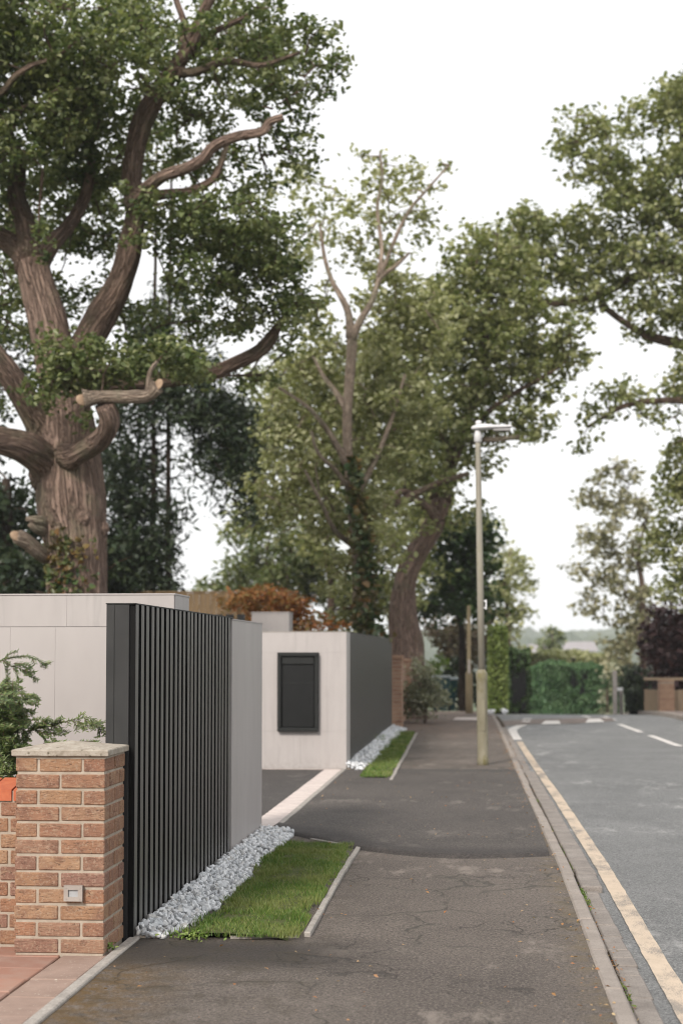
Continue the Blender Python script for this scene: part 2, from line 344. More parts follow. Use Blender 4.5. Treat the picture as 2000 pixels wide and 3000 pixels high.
c = m.mix(m.rng(m.noise(55, 4, .6, m.co((1, 1, 2.5), True), .8), .45, .66, 0, .6), c, (.37, .395, .425)); m.col(c); m.bump(m.noise(140, 3, .6, co), .4, .003); MAT['chip'] = m.m
MAT['steel'] = simple('brushed_steel', (.27, .235, .21), (.34, .30, .27), 20, .42, .5, 0); 
MAT['diffuser'] = simple('frosted_lens', (.30, .31, .32), (.36, .37, .38), 20, .3, .5, 0)
MAT['soil'] = simple('soil', (.045, .030, .018), (.10, .072, .045), 14, .95, .2, .8, .02, fine=90)
MAT['dirt'] = simple('dry_dirt', (.16, .115, .075), (.27, .20, .13), 10, .95, .2, .8, .02, fine=90)
MAT['land'] = simple('land_grass', (.05, .075, .03), (.10, .115, .05), .3, .95, .2, .3, .05)
MAT['grass'] = leaf_mat('grass_blade', [(.055, .120, .018), (.095, .175, .028), (.145, .215, .045), (.26, .255, .10)], .3, .5)
MAT['grass_base'] = simple('turf_base', (.05, .07, .02), (.10, .10, .04), 20, .95, .2, .6, .01)
def bark(name, a, b, dark, sc=7):
    m = M(name, .95, .15); at = m.n('ShaderNodeAttribute', attribute_name='along')
    def co(s_):
        mp = m.n('ShaderNodeMapping'); mp.inputs['Scale'].default_value = s_; m.l(at.outputs['Vector'], mp.inputs[0]); return mp.outputs[0]
    n1 = m.noise(sc * 2.4, 3, .5, co((1, 1, .10)), .5); n2 = m.noise(sc * 5, 5, .7, co((1, 1, .4)), .6)
    rid = m.math('ABSOLUTE', m.math('SUBTRACT', n1, .5)); x = m.math('ADD', m.math('MULTIPLY', n2, .6), m.math('MULTIPLY', m.noise(sc * .6, 4, .6, co((1, 1, .6))), .4))
    c = m.ramp(x, [(.34, a), (.66, b)]); c = m.mix(m.rng(rid, .0, .055, .62, 0), c, dark)
    c = m.mix(m.rng(m.noise(1.6, 5, .65, m.co()), .50, .66, 0, .55), c, tuple(.5 * (x_ + y_) * f for x_, y_, f in zip(a, b, (.62, .80, .66))))
    m.col(c); m.bump(m.math('ADD', m.rng(rid, 0, .14), m.math('MULTIPLY', n2, .5)), 1.0, .10); return m.m
MAT['oak_bark'] = bark('oak_bark', (.20, .135, .106), (.40, .285, .230), (.055, .036, .027), 6)
MAT['branch_bark'] = bark('branch_bark', (.15, .10, .075), (.29, .205, .16), (.022, .014, .01), 9)  # branch bark; its darker tone also paints shade on the oak's upper limbs
MAT['pale_bark'] = bark('pale_bark', (.34, .26, .20), (.50, .40, .32), (.14, .10, .075), 9)
MAT['dark_bark'] = bark('dark_bark', (.05, .036, .028), (.10, .075, .058), (.012, .008, .006), 8)
MAT['cut_wood'] = simple('cut_wood', (.22, .15, .10), (.36, .26, .18), 12, .9, .2, .3)
MAT['oak_leaf'] = leaf_mat('oak_leaf', [(.048, .074, .026), (.095, .132, .045), (.16, .198, .076), (.29, .30, .155)], .38, .42, .45)
MAT['oak_leaf_warm'] = leaf_mat('warm_oak_leaf', [(.095, .120, .038), (.170, .200, .070), (.255, .275, .120), (.41, .405, .225)], .40, .42, .45)
MAT['pale_leaf'] = leaf_mat('pale_leaf', [(.14, .16, .060), (.25, .265, .118), (.35, .36, .185), (.48, .47, .30)], .40, .45, .45)
MAT['far_leaf'] = leaf_mat('far_leaf', [(.13, .13, .07), (.21, .20, .11), (.28, .265, .16), (.36, .335, .23)], .3, .5, .4)
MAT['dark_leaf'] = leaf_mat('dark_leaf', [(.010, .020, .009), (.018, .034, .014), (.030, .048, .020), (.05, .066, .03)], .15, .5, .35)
MAT['hedge_leaf'] = leaf_mat('hedge_leaf', [(.050, .115, .050), (.072, .150, .064), (.098, .182, .080), (.14, .22, .105)], .2, .5, .3)
MAT['dark_hedge_leaf'] = leaf_mat('dark_hedge_leaf', [(.018, .040, .012), (.028, .058, .016), (.045, .085, .022), (.07, .11, .035)], .2, .5, .3)
MAT['bright_leaf'] = leaf_mat('bright_leaf', [(.10, .18, .03), (.15, .24, .045), (.20, .29, .07), (.27, .33, .11)], .3, .5, .3)
MAT['rust_leaf'] = leaf_mat('rust_leaf', [(.20, .075, .026), (.38, .14, .045), (.50, .22, .08), (.26, .20, .07)], .3, .55, .3)
MAT['cypress_leaf'] = leaf_mat('cypress_leaf', [(.09, .135, .03), (.14, .20, .045), (.19, .25, .065), (.25, .30, .10)], .2, .5, .3)
MAT['copper_leaf'] = leaf_mat('copper_leaf', [(.018, .008, .008), (.035, .014, .014), (.06, .026, .026), (.09, .045, .045)], .2, .5, .4)
MAT['brown_leaf'] = leaf_mat('brown_foliage', [(.13, .095, .068), (.20, .15, .105), (.26, .205, .145), (.19, .175, .10)], .2, .6, .2)
MAT['sage_leaf'] = leaf_mat('sage_leaf', [(.14, .155, .095), (.22, .235, .15), (.30, .31, .21), (.42, .41, .32)], .25, .55, .3)
MAT['ivy_leaf'] = leaf_mat('ivy_leaf', [(.03, .06, .018), (.05, .09, .028), (.08, .12, .045), (.19, .10, .035)], .2, .4, .45)
MAT['needle'] = leaf_mat('yew_needle', [(.034, .066, .016), (.070, .115, .028), (.115, .165, .045), (.22, .25, .09)], .2, .38, .45)
MAT['litter'] = leaf_mat('fallen_leaf', [(.26, .15, .07), (.34, .17, .06), (.30, .10, .04), (.45, .36, .22)], .2, .7, .2)
m = M('lamp_column', .6, .4); co = m.co(); c = m.ramp(m.noise(5, 6, .65, m.co((1, 1, .35))), [(.3, (.20, .182, .145)), (.7, (.29, .268, .222))]); c = m.mix(m.rng(m.noise(3.5, 5, .7, m.co((1, 1, .4))), .52, .7, 0, .5), c, (.19, .19, .09)); m.col(c); MAT['lamp_column'] = m.m
m = M('lamp_base_paint', .75, .3); c = m.ramp(m.noise(6, 6, .65, m.co((1, 1, .4))), [(.3, (.15, .135, .09)), (.7, (.24, .22, .165))]); c = m.mix(m.rng(m.noise(4, 6, .75, m.co((1, 1, .5))), .50, .64, 0, .85), c, (.13, .115, .045)); c = m.mix(m.rng(m.noise(6, 6, .7, m.co((1, 1, .3))), .62, .70, 0, .8), c, (.045, .038, .03)); m.col(c); m.bump(m.noise(30, 5, .7, m.co()), .5, .01); MAT['lamp_base'] = m.m
MAT['lamp_grey'] = simple('lamp_grey', (.50, .49, .50), (.58, .57, .58), 8, .45, .4, 0)
MAT['lamp_glass'] = simple('lamp_lens', (.22, .21, .21), (.30, .29, .29), 8, .25, .5, 0)
MAT['white_plastic'] = simple('white_plastic', (.68, .68, .70), (.75, .75, .76), 8, .45, .4, 0)
MAT['post_wood'] = simple('post_wood', (.16, .125, .075), (.26, .21, .13), 8, .9, .2, .5, .01, (1, 1, .2))
MAT['post_grey'] = simple('post_grey', (.36, .32, .30), (.46, .42, .40), 6, .8, .2, .3)
MAT['fence_wood'] = simple('fence_wood', (.115, .078, .045), (.20, .14, .08), 7, .9, .2, .5, .008, (3, 3, .3), rand=True)
MAT['fence_pale'] = simple('fence_pale', (.30, .225, .155), (.40, .305, .215), 7, .9, .2, .5, .008, (3, 3, .3), rand=True)
MAT['bin_teal'] = simple('bin_plastic', (.012, .05, .055), (.018, .07, .075), 8, .45, .4, 0)
MAT['bin_lid'] = simple('bin_lid', (.45, .5, .52), (.5, .56, .58), 8, .45, .4, 0)
MAT['hill'] = simple('hill_wood', (.045, .062, .040), (.10, .115, .07), .05, .95, .1, 0)
MAT['hill_tree'] = leaf_mat('hill_foliage', [(.03, .05, .03), (.05, .07, .04), (.07, .085, .045), (.09, .10, .055)], .1, .7, .1)
MAT['render_white'] = simple('white_render', (.62, .60, .57), (.72, .70, .67), 2, .8)
MAT['roof_tile'] = simple('roof_tile', (.24, .22, .225), (.30, .28, .285), 3, .9)
MAT['window_dark'] = simple('window_glass', (.05, .06, .07), (.07, .08, .09), 3, .1, .5, 0)
# ------------------------------------------------------------------ the setting: land, street, footway
def lerp_path(path, Y):
    for (y0, x0), (y1, x1) in zip(path, path[1:]):
        if Y <= y1: return x0 + (x1 - x0) * max(0, (Y - y0)) / (y1 - y0)
    return path[-1][1]
KL = [(-12, .54), (11.2, .54), (17, .485), (33.4, .36), (45, .20), (70, -.6), (110, -3.0)]    # footway side of the kerb
KR_RIGHT = [(-12, 4.7), (40, 4.7), (70, 4.2), (110, 2.0)]
ROADZ = -.08
def sheet(name, xl, xr, ys, z, mat, nx=1, amp=0.0, parent=None, skirt=0.0):
    mb = MB(); vs = []; fs = []
    for Y in ys:
        a, b = xl(Y), xr(Y)
        for i in range(nx + 1):
            X = a + (b - a) * i / nx
            vs.append((X, Y, gz(Y) + z + (amp * mnoise.noise(Vector((X * .9, Y * .7, 3.1))) if amp else 0)))
    for j in range(len(ys) - 1):
        for i in range(nx):
            k = j * (nx + 1) + i; fs.append((k, k + 1, k + nx + 2, k + nx + 1))
    mb.add(vs, fs); return mb.build(name, mat, parent, True)
def frange(a, b, s): return list(np.arange(a, b + 1e-6, s))
YS = frange(-12, 34, .5) + frange(34.5, 60, .75) + frange(62, 110, 4)
# land to the horizon
xs = [-1600, -900, -300, -120, -60, -30, -14, -8, -4, -2.6, 0, 3, 6, 10, 20, 40, 90, 300, 900, 1600]
ys = [-60, -20, 0, 10, 20, 30, 34, 36, 38, 40, 42, 44, 46, 48, 50, 56, 64, 76, 90, 130, 200, 300, 450, 700, 1100, 1600]
def land_z(X, Y):
    return gz(Y) - .16 + (0 if Y < 350 else 0)
vs = [(X, Y, land_z(X, Y)) for Y in ys for X in xs]; n = len(xs)
mb = MB().add(vs, [(j * n + i, j * n + i + 1, (j + 1) * n + i + 1, (j + 1) * n + i) for j in range(len(ys) - 1) for i in range(n - 1)])
tag(mb.build('ground', MAT['land'], None, True), kind='structure')
kerb_w = .085
tag(sheet('road', lambda Y: lerp_path(KL, Y) + kerb_w, lambda Y: lerp_path(KR_RIGHT, Y), YS, ROADZ, MAT['road'], 10, .006), kind='structure')
tag(sheet('footway', lambda Y: -1.745 if Y < 33 else -2.6, lambda Y: lerp_path(KL, Y), YS, 0, MAT['footway'], 12, .004), kind='structure')
tag(sheet('footway_opposite', lambda Y: lerp_path(KR_RIGHT, Y) + .1, lambda Y: lerp_path(KR_RIGHT, Y) + 2.0, YS, .02, MAT['brown_strip'], 4), kind='structure')
# newer tarmac laid over the footway where the drive crosses it, with a rounded near lip
edge = [(-1.70, 13.02), (-1.45, 12.72), (-1.2, 12.32), (-.92, 11.90), (-.6, 11.62), (-.25, 11.46), (.1, 11.47), (.35, 11.56), (.52, 11.62)]
vs = []; fs = []; nx = 24
ex = [(-1.70 + 2.2 * i / nx) for i in range(nx + 1)]
ey = [np.interp(x, [e[0] for e in edge], [e[1] for e in edge]) for x in ex]
rows = [(-.02, -.004), (.012, .014), (.04, .026), (.12, .031), (.5, .024), (1.5, .016), (3, .012), (5, .012), (6.6, .012), (7.6, .010), (8.3, .005), (8.32, -.01)]
for d, z in rows:
    for x, y in zip(ex, ey):
        Y = y + d if d < 3 else y + (20.2 - y) * (d - .02) / 8.3
        X = min(x, lerp_path(KL, Y) - .005)
        vs.append((X, Y + .02 * mnoise.noise(Vector((x * 6, d, 0))), z + .003 * mnoise.noise(Vector((x * 2, Y * 2, 1)))))
fs = [(j * (nx + 1) + i, j * (nx + 1) + i + 1, (j + 1) * (nx + 1) + i + 1, (j + 1) * (nx + 1) + i) for j in range(len(rows) - 1) for i in range(nx)]
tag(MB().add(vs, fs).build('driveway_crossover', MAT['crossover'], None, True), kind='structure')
tag(sheet('forecourt', lambda Y: -9, lambda Y: -1.93, frange(11.6, 24.0, .5), .0, MAT['forecourt'], 6, .004), kind='structure')
tag(MB().box(-7.2, -2.62, 24.05, 60, -.14, .02).build('garden_soil', MAT['soil']), kind='structure')
tag(MB().box(-2.62, -1.75, 30.9, 33, -.14, .012).build('roadside_soil', MAT['dirt']), kind='structure')

# kerb stones: each one a piece of the kerb
def line_pieces(name, owner, mat, path, y0, y1, length, w, z0, z1, ch=.012, gap=.008, off=0.0, jit=.004, zfun=None, lens=None):
    cache = {}; Y = y0; i = 0; out = []
    while Y < y1:
        L = length if lens is None else lens[i % len(lens)]
        key = round(L, 3)
        if key not in cache: cache[key] = MB().box(0, w, 0, L - gap, z0, z1, ch).mesh(name); cache[key].materials.append(mat)
        o = link(name, cache[key], None, owner)
        xa, xb = lerp_path(path, Y) + off, lerp_path(path, Y + L) + off
        o.location = (xa + random.uniform(-jit, jit), Y, gz(Y) + random.uniform(-.003, .003) + (zfun(Y) if zfun else 0))
        o.rotation_euler = (math.atan2(gz(Y + L) - gz(Y), L), random.uniform(-.01, .01), -math.atan2(xb - xa, L) + random.uniform(-.003, .003))
        out.append(o); Y += L; i += 1
    return out
kerb = tag(sheet('kerb', lambda Y: lerp_path(KL, Y) + .012, lambda Y: lerp_path(KL, Y) + .07, YS, -.02, MAT['mortar']), kind='structure')
line_pieces('kerb_stone', kerb, MAT['kerb'], KL, -3.0, 62, .915, .085, -.12, .008, .012, .007)
kerb2 = tag(sheet('kerb_opposite', lambda Y: lerp_path(KR_RIGHT, Y) + .01, lambda Y: lerp_path(KR_RIGHT, Y) + .09, YS, -.0, MAT['mortar']), kind='structure')
line_pieces('kerb_stone', kerb2, MAT['kerb'], KR_RIGHT, 22, 62, .915, .10, -.14, .03, .012, .007)
# gutter channel: setts of mixed length near, longer slabs lifted across the drive
chan = tag(sheet('gutter', lambda Y: lerp_path(KL, Y) + .087, lambda Y: lerp_path(KL, Y) + .215, [Y for Y in YS if Y < 41], ROADZ + .006, MAT['soil'], 2, .004), kind='structure')
line_pieces('channel_block', chan, MAT['channel'], KL, 3.0, 10.36, .3, .108, -.05, .0, .008, .016, .118, .006, lambda Y: ROADZ + .016, [.55, .62, .5, .22, .2, .21, .2, .2, .36])
line_pieces('channel_block', chan, MAT['channel'], KL, 10.40, 20.4, .45, .135, -.05, .0, .008, .012, .118, .005, lambda Y: ROADZ + .045, [.62, .3, .46, .9, .45, .92])
line_pieces('channel_block', chan, MAT['channel'], KL, 20.45, 33, .3, .125, -.05, .0, .006, .012, .097, .006, lambda Y: ROADZ + .014, [.3, .22, .4])
# worn paint
def ribbon(name, pts, w, z, mat, label=None):
    pts = smooth_path([(x, y, 0) for x, y in pts], 8); mb = MB(); vs = []
    for i, p in enumerate(pts):
        t = np.array(pts[min(i + 1, len(pts) - 1)]) - np.array(pts[max(i - 1, 0)]); t /= np.linalg.norm(t); nrm = np.array((t[1], -t[0], 0))
        for s_ in (-.5, .5):
            q = p + nrm * w * (s_ + .05 * mnoise.noise(Vector((p[0] * 9, p[1] * 9, s_ * 7)))); vs.append((q[0], q[1], gz(q[1]) + z + .006 * mnoise.noise(Vector((q[0] * .9, q[1] * .7, 3.1)))))
    mb.add(vs, [(2 * i, 2 * i + 1, 2 * i + 3, 2 * i + 2) for i in range(len(pts) - 1)])
    return tag(mb.build(name, mat), kind='structure')
yl = [(.885, Y) for Y in frange(2, 12, 1.0)] + [(.865, 14), (.84, 17), (.80, 20), (.75, 24), (.71, 28.0)]
ribbon('yellow_line', yl, .105, ROADZ + .005, MAT['yellow_paint'])
RZ = ROADZ
def gp(x, y): p = G(x, y, RZ); return (p.x, p.y)
ribbon('white_line', [gp(1512, 2168), gp(1499, 2140), gp(1528, 2124), gp(1540, 2113), gp(1544, 2104)], .2, RZ + .005, MAT['white_paint'])
for a, b in (((1990, 2187), (1902, 2155)), ((1876, 2146), (1813, 2122)), ((1798, 2110), (1764, 2095)), ((1726, 2100), (1706, 2091))):
    A, B = gp(*a), gp(*b); ribbon('lane_dash', [A, ((A[0] + B[0]) / 2, (A[1] + B[1]) / 2), B], .13, RZ + .005, MAT['white_paint'])
def patch(name, pix, z, mat):
    vs = [(*gp(*p), 0) for p in pix]; vs = [(x, y, gz(y) + z) for x, y, _ in vs]
    return tag(MB().add(vs, [tuple(range(len(vs)))]).build(name, mat), kind='structure')
patch('speed_table_strip', [(1478, 2128), (1560, 2122), (1680, 2121), (1800, 2113), (1790, 2102), (1700, 2103), (1600, 2106), (1540, 2108), (1470, 2112)], RZ + .009, MAT['brown_strip'])
patch('speed_table_mark', [(1583, 2124), (1642, 2123), (1636, 2113), (1596, 2113)], RZ + .014, MAT['white_paint'])
patch('speed_table_mark', [(1713, 2119), (1770, 2117), (1756, 2106), (1722, 2107)], RZ + .014, MAT['white_paint'])

vs = [tuple(G(*q)) for q in ((1325, 2111), (1398, 2112), (1398, 2103), (1335, 2103))]; vs = [(x, y, gz(y) + .012) for x, y, _ in vs]
tag(MB().add(vs, [(0, 1, 2, 3)]).build('pale_paving_strip', MAT['sett']), kind='structure')
# ------------------------------------------------------------------ paved drive beside the pier
pav = tag(MB().box(-4.5, -1.786, 3.0, 7.9, -.12, -.012).build('paved_drive', MAT['dirt']), kind='structure')
big = MB().box(0, .36, 0, .262, -.06, .0, .005).mesh('paver'); big.materials.append(MAT['paver'])
for r_ in range(15):
    for c_ in range(5):
        o = link('paver', big, None, pav); o.location = (-2.383 - .368 * c_, 3.85 + .268 * r_, random.uniform(-.003, .003)); o.rotation_euler = (random.uniform(-.006, .006), random.uniform(-.006, .006), random.uniform(-.004, .004))
bd = MB().box(0, .215, 0, .352, -.06, .0, .005).mesh('border_paver'); bd.materials.append(MAT['paver_border'])
for r_ in range(11):
    o = link('border_paver', bd, None, pav); o.location = (-2.011, 3.85 + .358 * r_, random.uniform(-.002, .003)); o.rotation_euler = (random.uniform(-.006, .006), random.uniform(-.006, .006), random.uniform(-.003, .003))
edg = tag(MB().box(-1.783, -1.735, 3.0, 8.10, -.12, -.005).build('drive_edging', MAT['mortar']), kind='structure')
line_pieces('edging_stone', edg, MAT['concrete'], [(-12, -1.786), (100, -1.786)], 3.24, 8.1, .97, .056, -.1, .014, .006, .006)

# ------------------------------------------------------------------ brick pier, low wall, coping
PX0, PX1, PY0, PY1 = -2.249, -1.807, 7.63, 8.055
COURSE = .0795
pier = thing('brick_pier', 'square buff brick gate pier with weathered stone cap, beside the black slatted wall', 'brick pier', (PX0, PY0, 0))
def brick_mesh(L, w=.105, h=.066):
    me = MB().box(0, L, 0, w, 0, h, .004).mesh('brick'); me.materials.append(MAT['brick']); return me
BM = {}
def put_brick(owner, x, y, z, L, along='x', w=.105, h=.066):
    k = (round(L, 3), w, h)
    if k not in BM: BM[k] = brick_mesh(L, w, h)
    o = link('brick', BM[k], None, owner)
    base = Vector(owner.location)
    j = lambda a: random.uniform(-a, a)
    if along == 'x': o.location = Vector((x + j(.0015), y + j(.002), z + j(.0015))) - base; o.rotation_euler = (0, j(.006), j(.008))
    else: o.location = Vector((x + w + j(.0015), y + j(.002), z + j(.0015))) - base; o.rotation_euler = (0, j(.004), R(90) + j(.008))
    return o
pw, pd = PX1 - PX0, PY1 - PY0; JN = .0125; bl = (pw - JN) / 2; sl = (pd - JN) / 2; bw = .105
for c_ in range(12):
    z = .012 + c_ * COURSE
    if c_ % 2 == 0:       # two stretchers in front
        for y in (PY0, PY1 - bw):
            put_brick(pier, PX0, y, z, bl); put_brick(pier, PX0 + bl + JN, y, z, bl)
        for x in (PX0, PX1 - bw): put_brick(pier, x, PY0 + bw + JN, z, pd - 2 * (bw + JN), 'y')
    else:
        for x in (PX0, PX1 - bw):
            put_brick(pier, x, PY0, z, sl, 'y'); put_brick(pier, x, PY0 + sl + JN, z, sl, 'y')
        for y in (PY0, PY1 - bw): put_brick(pier, PX0 + bw + JN, y, z, pw - 2 * (bw + JN))
i_ = .006
MB().box(i_, pw - i_, i_, pd - i_, -.05, .952).build('mortar_core', MAT['mortar'], pier)
cz = .954; ov = .016; cap = MB(); a, b, c2, d = -ov, pw + ov, -ov, pd + ov
NXC = 14; vs = []; fs = []
for j in range(NXC + 1):
    for i in range(NXC + 1):
        u, v = i / NXC, j / NXC; e = min(u, 1 - u, v, 1 - v) * 2
        zz = .032 + .034 * e + .0015 * mnoise.noise(Vector((u * 9, v * 9, 0)))
        vs.append((a + (b - a) * u, c2 + (d - c2) * v, zz))
fs = [(j * (NXC + 1) + i, j * (NXC + 1) + i + 1, (j + 1) * (NXC + 1) + i + 1, (j + 1) * (NXC + 1) + i) for j in range(NXC) for i in range(NXC)]
n0 = len(vs); ringi = [i for i in range(NXC + 1)] + [j * (NXC + 1) + NXC for j in range(1, NXC + 1)] + [NXC * (NXC + 1) + i for i in range(NXC - 1, -1, -1)] + [j * (NXC + 1) for j in range(NXC - 1, 0, -1)]
for rz, inset in ((.027, -.003), (.004, -.002), (.0, .004)):
    for k in ringi:
        x, y, _ = vs[k]; cx, cy = (a + b) / 2, (c2 + d) / 2
        vs.append((x + (inset if x < cx else -inset), y + (inset if y < cy else -inset), rz + .001 * mnoise.noise(Vector((x * 30, y * 30, rz * 50)))))
nr = len(ringi)
for k in range(nr): fs.append((n0 + k, n0 + (k + 1) % nr, ringi[(k + 1) % nr], ringi[k]))
for lv in range(2):
    for k in range(nr): fs.append((n0 + (lv + 1) * nr + k, n0 + (lv + 1) * nr + (k + 1) % nr, n0 + lv * nr + (k + 1) % nr, n0 + lv * nr + k))
fs.append(tuple(n0 + 2 * nr + k for k in range(nr))[::-1])
cap.add(vs, fs).build('cap_stone', MAT['cap'], pier, False, (0, 0, cz + .006))
MB().box(.0, pw, .0, pd, .948, .9615).build('bedding_mortar', MAT['mortar'], pier)

LW0, LW1, LY0, LY1 = -4.6, -2.251, 7.84, 8.05
lw = thing('low_brick_wall', 'low buff brick garden wall with red coping tiles, joined to the pier', 'brick wall', (LW1, LY0, 0))
for c_ in range(9):
    x = LW1; z = .012 + c_ * COURSE; first = True
    while x > LW0:
        L = (.085 if c_ % 2 else .135) if first else .2235
        put_brick(lw, x - L, LY0, z, L - .0, 'x'); first = False; x -= L + JN
MB().box(LW0 - LW1, -.0, i_, LY1 - LY0, -.05, .722).build('mortar_core', MAT['mortar'], lw)
ct = MB().add([(0, 0, 0), (.105, 0, 0), (.105, 0, .056), (0, 0, .056), (.105, .03, .062), (0, .03, .062), (.105, .235, .098), (0, .235, .098), (.105, .235, 0), (0, .235, 0)],
    [(0, 1, 2, 3), (3, 2, 4, 5), (5, 4, 6, 7), (7, 6, 8, 9), (1, 0, 9, 8), (0, 3, 5, 7, 9), (1, 8, 6, 4, 2)]).mesh('coping_tile'); ct.materials.append(MAT['coping'])
for k in range(20):
    o = link('coping_tile', ct, None, lw); o.location = (-.070 - .1165 * k - .0, -.004 + random.uniform(-.003, .003), .722 + random.uniform(-.001, .001))
    if k == 0: o.scale = (.62, 1, 1)
MB().box(LW0 - LW1, -.002, .006, LY1 - LY0 + .01, .722, .772).build('coping_mortar', MAT['mortar'], lw)
tag(MB().box(-4.6, -1.94, 8.06, 9.9, -.1, .62).build('planting_bed', MAT['soil']), kind='structure')

# wall light on the pier
lx0, lx1, lz0, lz1, ly = -2.000, -1.909, .264, .340, PY0 - .004
wlgt = thing('wall_light', 'small square brushed metal wall light set into the brick pier', 'wall light', (lx0, ly, lz0))
lw_, lh_ = lx1 - lx0, lz1 - lz0
fr = MB(); bw_ = .021
for (x0, x1, z0, z1) in ((0, lw_, lh_ - bw_, lh_), (0, lw_, 0, bw_), (0, bw_, bw_, lh_ - bw_), (lw_ - bw_, lw_, bw_, lh_ - bw_)): fr.box(x0, x1, -.022, 0, z0, z1, .0)
fo = fr.build('frame', MAT['steel'], wlgt)
MB().box(bw_ - .001, lw_ - bw_ + .001, -.012, .0, bw_ - .001, lh_ - bw_ + .001).build('lens', MAT['diffuser'], wlgt)
for sx, sz in ((lw_ - .012, lh_ - .012), (.012, .012), (lw_ - .012, .012), (.012, lh_ - .012)):
    MB().lathe([(.003, 0), (.003, .0015)], 8).build('screw', MAT['steel'], fo, False, (sx, -.0225, sz)).rotation_euler = (R(90), 0, 0)
# weed at the foot of the pier is made with the plants

# ------------------------------------------------------------------ black slatted wall with grey end
TOP = 1.715
sw = thing('slatted_wall', 'black vertical slat wall with a grey stone end, beside the brick pier', 'wall', (-1.76, 8.09, 0))
def rel(o, x0, x1, y0, y1, z0, z1, c=0.0):
    l = o.location; return MB().box(x0 - l.x, x1 - l.x, y0 - l.y, y1 - l.y, z0, z1, c)
rel(sw, -1.912, -1.792, 8.075, 8.115, -.05, TOP, .002).build('end_panel', MAT['charcoal'], sw)
rel(sw, -1.872, -1.868, 8.0735, 8.076, 0, TOP - .005).build('panel_seam', MAT['black_metal'], sw)
rel(sw, -1.90, -1.796, 8.115, 11.32, -.05, TOP - .006).build('backing', MAT['slat_back_shade'], sw)
SP, SWD = .1335, .076
slat = MB().box(0, .036, 0, SWD, -.03, TOP, .0015).mesh('slat'); slat.materials.append(MAT['slat']); slat.materials.append(MAT['slat_back_shade'])
for f_ in slat.polygons: f_.material_index = 1 if abs(f_.normal.y) > .6 else 0  # side faces near black: shade of the gaps put into the colour
for k in range(24):
    o = link('slat', slat, None, sw); y = 8.085 + k * SP - (0.012 if k > 11 else 0)
    o.location = (-1.796 + 1.76 + random.uniform(-.0012, .0012), y - 8.09, 0)
rel(sw, -1.915, -1.757, 8.072, 11.33, TOP, TOP + .006).build('top_capping', MAT['black_metal'], sw)
rel(sw, -2.30, -1.762, 11.333, 12.93, -.05, TOP - .012, .003).build('grey_panel', MAT['panel'], sw)
rel(sw, -2.302, -1.758, 11.331, 12.932, TOP - .012, TOP - .004).build('grey_coping', MAT['panel'], sw)
# pale stone clad wall behind the pier
pwz = 1.845; PWY = 10.0
pwall = thing('pale_clad_wall', 'pale pinkish stone panel wall with white streaks, behind the yew bush', 'wall', (-1.93, PWY, 0))
rel(pwall, -6.0, -1.934, PWY + .012, PWY + .50, -.05, pwz - .012).build('core', MAT['joint'], pwall)
def pan(x0, x1, z0, z1, mt): return rel(pwall, x0 + .0004, x1 - .0004, PWY, PWY + .014, z0 + .0015, z1 - .0015, .0005).build('panel', mt, pwall)
zj = 1.632
for x0, x1 in ((-2.626, -1.93), (-3.83, -2.626), (-5.03, -3.83), (-6.0, -5.03)): pan(x0, x1, zj, pwz - .010, MAT['panel'])
for x0, x1 in ((-2.70, -1.93), (-2.995, -2.70), (-4.2, -2.995), (-5.4, -4.2), (-6.0, -5.4)): pan(x0, x1, -.05, zj, MAT['panel_stained'])
rel(pwall, -1.936, -1.926, PWY + .0145, PWY + .505, zj + .002, pwz - .010, .001).build('panel', MAT['panel'], pwall)
rel(pwall, -1.936, -1.926, PWY + .0145, PWY + .505, -.05, zj - .002, .001).build('panel', MAT['panel'], pwall)
rel(pwall, -6.0, -1.922, PWY - .004, PWY + .51, pwz - .010, pwz, .001).build('coping', MAT['panel'], pwall)

# ------------------------------------------------------------------ far block with the parcel box
BY = 20.0; BX = -1.655; BT = 1.742
blk = thing('parcel_box_wall', 'pale stone clad wall block with a black box and dark slatted side, across the drive', 'wall', (BX, BY, 0))
rel(blk, -6.0, BX - .012, BY + .012, BY + .55, -.05, BT - .012).build('core', MAT['joint'], blk)
def bpan(x0, x1, z0, z1): rel(blk, x0 + .0006, x1 - .0006, BY, BY + .014, z0 + .0006, z1 - .0006, .0005).build('panel', MAT['panel'], blk)
bx0, bx1, bz0, bz1 = -2.525, -2.005, .48, 1.475
for x0, x1, z0, z1 in ((-2.30, BX, bz1, BT - .01), (-3.5, -2.30, bz1, BT - .01), (-3.5, bx0, bz0, bz1), (bx1, BX, bz0, bz1), (-2.24, BX, .012, bz0), (-3.5, -2.24, .012, bz0), (-6, -3.5, .012, BT - .01)): bpan(x0, x1, z0, z1)
rel(blk, BX - .012, BX, BY + .0145, BY + .56, -.05, BT - .012, .001).build('corner_panel', MAT['panel'], blk)
rel(blk, -6.0, BX + .002, BY - .004, BY + .56, BT - .010, BT, .001).build('coping', MAT['concrete'], blk)
rel(blk, -6.0, BX - .01, BY + .005, BY + .1, -.05, .012).build('base_strip', MAT['sett'], blk)
fb = rel(blk, bx0, bx1, BY - .012, BY + .008, bz0, bz1).build('parcel_box', MAT['black_panel'], blk)
t = .048
for q in ((bx0, bx1, bz0, bz0 + t), (bx0, bx1, bz1 - t, bz1), (bx0, bx0 + t, bz0 + t, bz1 - t), (bx1 - t, bx1, bz0 + t, bz1 - t)):
    rel(blk, q[0], q[1], BY - .07, BY - .012, q[2], q[3], .006).build('frame', MAT['black_metal'], fb)
rel(blk, bx0 + t + .008, bx1 - t - .008, BY - .032, BY - .012, bz0 + t + .008, bz1 - t - .11, .004).build('door', MAT['black_panel'], fb)
